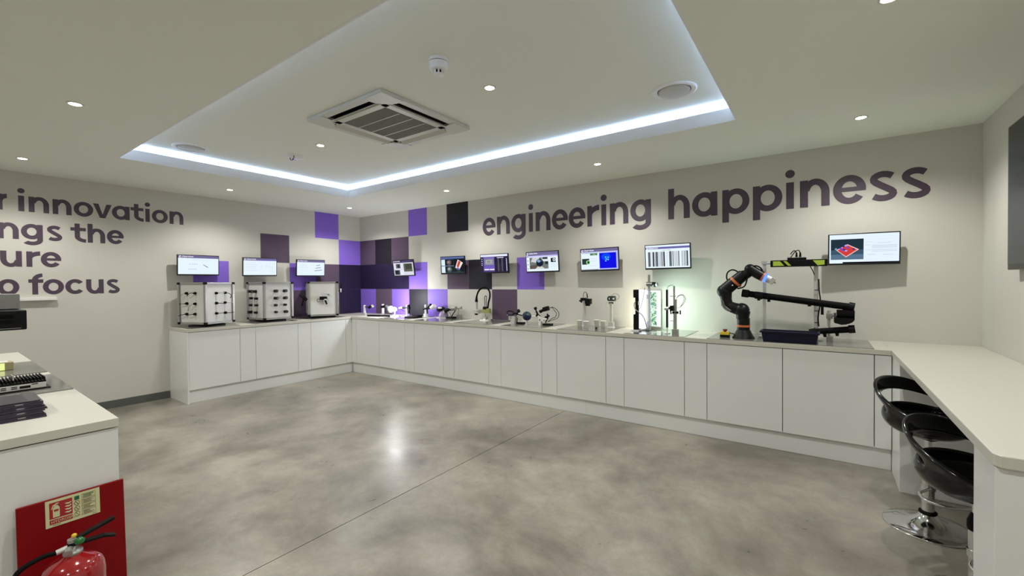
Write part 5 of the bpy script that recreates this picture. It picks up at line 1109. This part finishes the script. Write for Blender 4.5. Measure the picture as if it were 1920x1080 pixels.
for x, y in ((1422.5, 560), (1441.5, 562.5), (1517.5, 571)): MB().cyl(g(x, y - 4), g(x, y + 3.5), 2.6 * mpp(A_), n=12).build('roller', BLK, t)
MB().cyl(g(1433.5, 556, 0.0), g(1433.5, 556, 0.10), 0.008).build('bracket_pin', STEEL, t); MB().cyl(g(1530, 567, 0.0), g(1530, 567, 0.10), 0.008).build('bracket_pin', STEEL, t)
g = G(-0.36)
t = thing('lower_chute', 'short black tube on a small aluminium stand right of the navy bin', 'chute', (g(1556, 636).x, -0.36, 0.905))
A_ = g(1519, 622); MB().cyl(A_, g(1598, 617.5), 5.2 * mpp(A_), 5.8 * mpp(A_), n=20).build('tube', RUB, t)
MB().cyl(g(1591, 617.5), g(1603, 616.8), 7.2 * mpp(A_), n=20).build('collar', BLK, t); MB().cyl(g(1517, 621), g(1530, 620), 4.0 * mpp(A_), 5.4 * mpp(A_), n=16).build('lip', BLK, t)
for x, y in ((1546, 627), (1569, 625)): MB().cyl(g(x, y - 3), g(x + 1, y + 5), 3.4 * mpp(A_), 2.2 * mpp(A_), n=12).build('roller', BLK, t)
a, b, r = stand_on(g, 1554.5, 583, 2.6, 0.905); MB().cyl(a + V((0, 0.07, 0)), b + V((0, 0.07, 0)), r).build('stand_post', ALU, t)
mb = MB(); g.box(mb, 1549.5, 630, 1562, 641, 0.07, 0.06); mb.build('stand_base', STEEL, t, bevel=0.003)
mb = MB(); g.box(mb, 1549, 587, 1561, 597.5, 0.05, 0.06); mb.build('stand_clamp', STEEL, t, bevel=0.003)
t = thing('half_round_bin', 'black half-round scoop clamped above the lower tube', 'scoop', (g(1583, 600).x, -0.36, 1.0))
c0 = g(1564.5, 596); c1 = g(1602, 596); rz_ = g(1580, 594).z
def halfpipe(x0, x1, zt, r, name):
    mb = MB(); n = 14; rings = []
    for x in (x0, x1):
        out = [V((x, -0.36 + 0.06 * cos(pi + pi * k / n) * 1.0, zt + r * sin(pi + pi * k / n))) for k in range(n + 1)]
        inn = [V((x, -0.36 + 0.054 * cos(2 * pi - pi * k / n), zt + (r - 0.006) * sin(2 * pi - pi * k / n))) for k in range(n + 1)]
        rings.append(out + inn)
    mb.loft(rings, smooth=False); return mb.build(name, BLK, t)
halfpipe(c0.x + 0.015, c1.x, g(1583, 581.5).z, 0.07, 'upper_scoop')
# lower scoop with rounded front corner
z_t = g(1583, 595.5).z; z_b = g(1583, 607.5).z
prof = [(c0.x, z_t)] + [(c0.x, z_b + 0.01)] + [(c0.x + (c1.x - c0.x) * (0.25 + 0.75 * sin(a_)), z_t - 0.004 - (z_t - z_b) * cos(a_)) for a_ in [R(8), R(25), R(42), R(58), R(72), R(86)]] + [(c1.x, z_t)]
ar_ = sum(prof[i][0] * prof[(i + 1) % len(prof)][1] - prof[(i + 1) % len(prof)][0] * prof[i][1] for i in range(len(prof)))
if ar_ < 0: prof = prof[::-1]
MB().prism(prof, (0, -0.30, 0), (1, 0, 0), (0, 0, 1), 0.12).build('lower_scoop', BLK, t)
mb = MB(); mb.bb((c0.x - 0.004, -0.37, z_b + 0.01), (c0.x + 0.012, -0.29, z_t + 0.035)); mb.build('mounting_plate', mat('grey cap', (0.12, 0.12, 0.12), 0.35), t)
MB().bb((c0.x + 0.012, -0.33, z_t - 0.004), (c1.x - 0.01, -0.31, g(1583, 581.5).z - 0.05)).build('spine', BLK, t)
MB().cyl((c0.x - 0.04, -0.30, (z_t + 0.01)), (c0.x, -0.33, z_t + 0.01), 0.008).build('clamp_rod', STEEL, t)
# navy bin
bn = thing('plastic_bin', 'navy blue open plastic bin beside the robot', 'bin', (6.53, -0.49, 0.905))
x0, x1, y0, y1, z0, z1 = 6.345, 6.745, -0.585, -0.425, 0.9055, 0.997
mb = MB(); th_ = 0.006; f_ = 0.014
def ring(xa, xb, ya, yb, z): return [V((xa, ya, z)), V((xb, ya, z)), V((xb, yb, z)), V((xa, yb, z))]
mb.loft([ring(x0 + f_, x1 - f_, y0 + f_, y1 - f_, z0), ring(x0, x1, y0, y1, z1), ring(x0 + th_, x1 - th_, y0 + th_, y1 - th_, z1), ring(x0 + f_ + th_, x1 - f_ - th_, y0 + f_ + th_, y1 - f_ - th_, z0 + 0.006)], smooth=False)
mb.build('tub', BLUEBIN, bn)
mb = MB(); e = 0.010
for a, b in (((x0 - e, y0 - e), (x1 + e, y0)), ((x0 - e, y1), (x1 + e, y1 + e)), ((x0 - e, y0), (x0, y1)), ((x1, y0), (x1 + e, y1))): mb.bb((a[0], a[1], z1 - 0.014), (b[0], b[1], z1))
mb.build('rim', BLUEBIN, bn)

# ------------------------------------------------------------------ bar stools
def stool(loc, lab, dz=0.0, rz=0.0, src=None):
    t = thing('bar_stool', lab, 'stool', (0, 0, 0), 'black bar stools')
    # chrome trumpet base
    MB().lathe([(0.200, 0.001), (0.202, 0.006), (0.197, 0.010), (0.15, 0.018), (0.10, 0.030), (0.065, 0.048), (0.045, 0.068), (0.036, 0.082)], (0, 0, 0), n=56).build('base', CHROME, t)
    MB().lathe([(0.037, 0.080), (0.041, 0.086), (0.041, 0.094), (0.035, 0.098)], (0, 0, 0), n=28).build('base_collar', RUB, t)
    MB().cyl((0, 0, 0.09), (0, 0, 0.345), 0.029, n=28).build('lower_tube', CHROME, t)
    MB().lathe([(0.031, 0.335), (0.034, 0.345), (0.033, 0.375), (0.022, 0.405), (0.019, 0.41)], (0, 0, 0), n=24).build('boot', RUB, t)
    MB().cyl((0, 0, 0.40), (0, 0, 0.525 - dz), 0.017, n=20).build('gas_lift', CHROME, t)
    # footrest loop on the counter side
    MB().tube([(0.025, -0.02, 0.235), (0.05, -0.12, 0.232), (0.13, -0.165, 0.23), (0.21, -0.11, 0.228), (0.235, 0, 0.228), (0.21, 0.11, 0.228), (0.13, 0.165, 0.23), (0.05, 0.12, 0.232), (0.025, 0.02, 0.235)], 0.009, n=10).build('footrest', CHROME, t)
    MB().lathe([(0.034, 0.22), (0.034, 0.25)], (0, 0, 0), n=24).build('footrest_collar', CHROME, t)
    MB().box((0, 0, 0.528 - dz), (0.14, 0.14, 0.012)).build('seat_plate', BLK, t)
    MB().tube([(0.02, 0.03, 0.525 - dz), (0.03, 0.12, 0.52 - dz), (0.04, 0.17, 0.515 - dz)], 0.005, n=8).build('height_lever', CHROME, t)
    # shell: phi 0 = front (+x), pi = back; s 0..1 from bowl centre to rim
    NP = 48; rows = []
    def zr(ph):   # rim height
        k = (1 - cos(ph)) / 2
        return 0.622 + 0.205 * (k ** 1.35)
    prof = [(0.0, 0.0), (0.30, 0.004), (0.58, 0.014), (0.80, 0.034), (0.93, 0.062), (1.0, 0.095)]
    vs = []
    for j, (f, z) in enumerate(prof):
        for i in range(NP):
            ph = 2 * pi * i / NP; Rr = 0.195 if cos(ph) > 0 else 0.200
            vs.append((f * Rr * cos(ph), f * Rr * sin(ph), 0.530 + z))
    nb = len(prof)
    # wall rows up to rim
    for j, tt in enumerate((0.27, 0.60, 0.82, 1.0)):
        for i in range(NP):
            ph = 2 * pi * i / NP; zt_ = zr(ph); z = 0.625 + (zt_ - 0.625) * tt
            kb = (1 - cos(ph)) / 2; Rr = 0.198 + 0.006 * tt + kb * (-0.012 * min(tt / 0.27, 1) + 0.052 * max(0, tt - 0.27) / 0.73)
            vs.append((Rr * cos(ph), Rr * sin(ph), z))
    fs = []
    for j in range(nb + 3):
        for i in range(NP):
            ph = 2 * pi * (i + 0.5) / NP; dphi = abs(ph - pi)
            if j == nb and dphi < R(64): 
                continue
            fs.append((j * NP + i, j * NP + (i + 1) % NP, (j + 1) * NP + (i + 1) % NP, (j + 1) * NP + i))
    vs = [(a, b, c - dz) for a, b, c in vs]
    mb = MB(); mb.add(vs, fs, True); o = mb.build('seat_shell', BLKG, t)
    s_ = o.modifiers.new('thick', 'SOLIDIFY'); s_.thickness = 0.022; s_.offset = 0
    ss = o.modifiers.new('smooth', 'SUBSURF'); ss.levels = 2; ss.render_levels = 2
    t.location = loc; t.rotation_euler.z = rz
    return t
stool((7.262, -1.43, 0), 'black glossy bar stool with chrome base, farther one under the bar', 0.0, R(-46))
stool((7.315, -2.14, 0), 'black glossy bar stool with chrome base, nearer one beside the white pedestal', 0.05, R(-42))
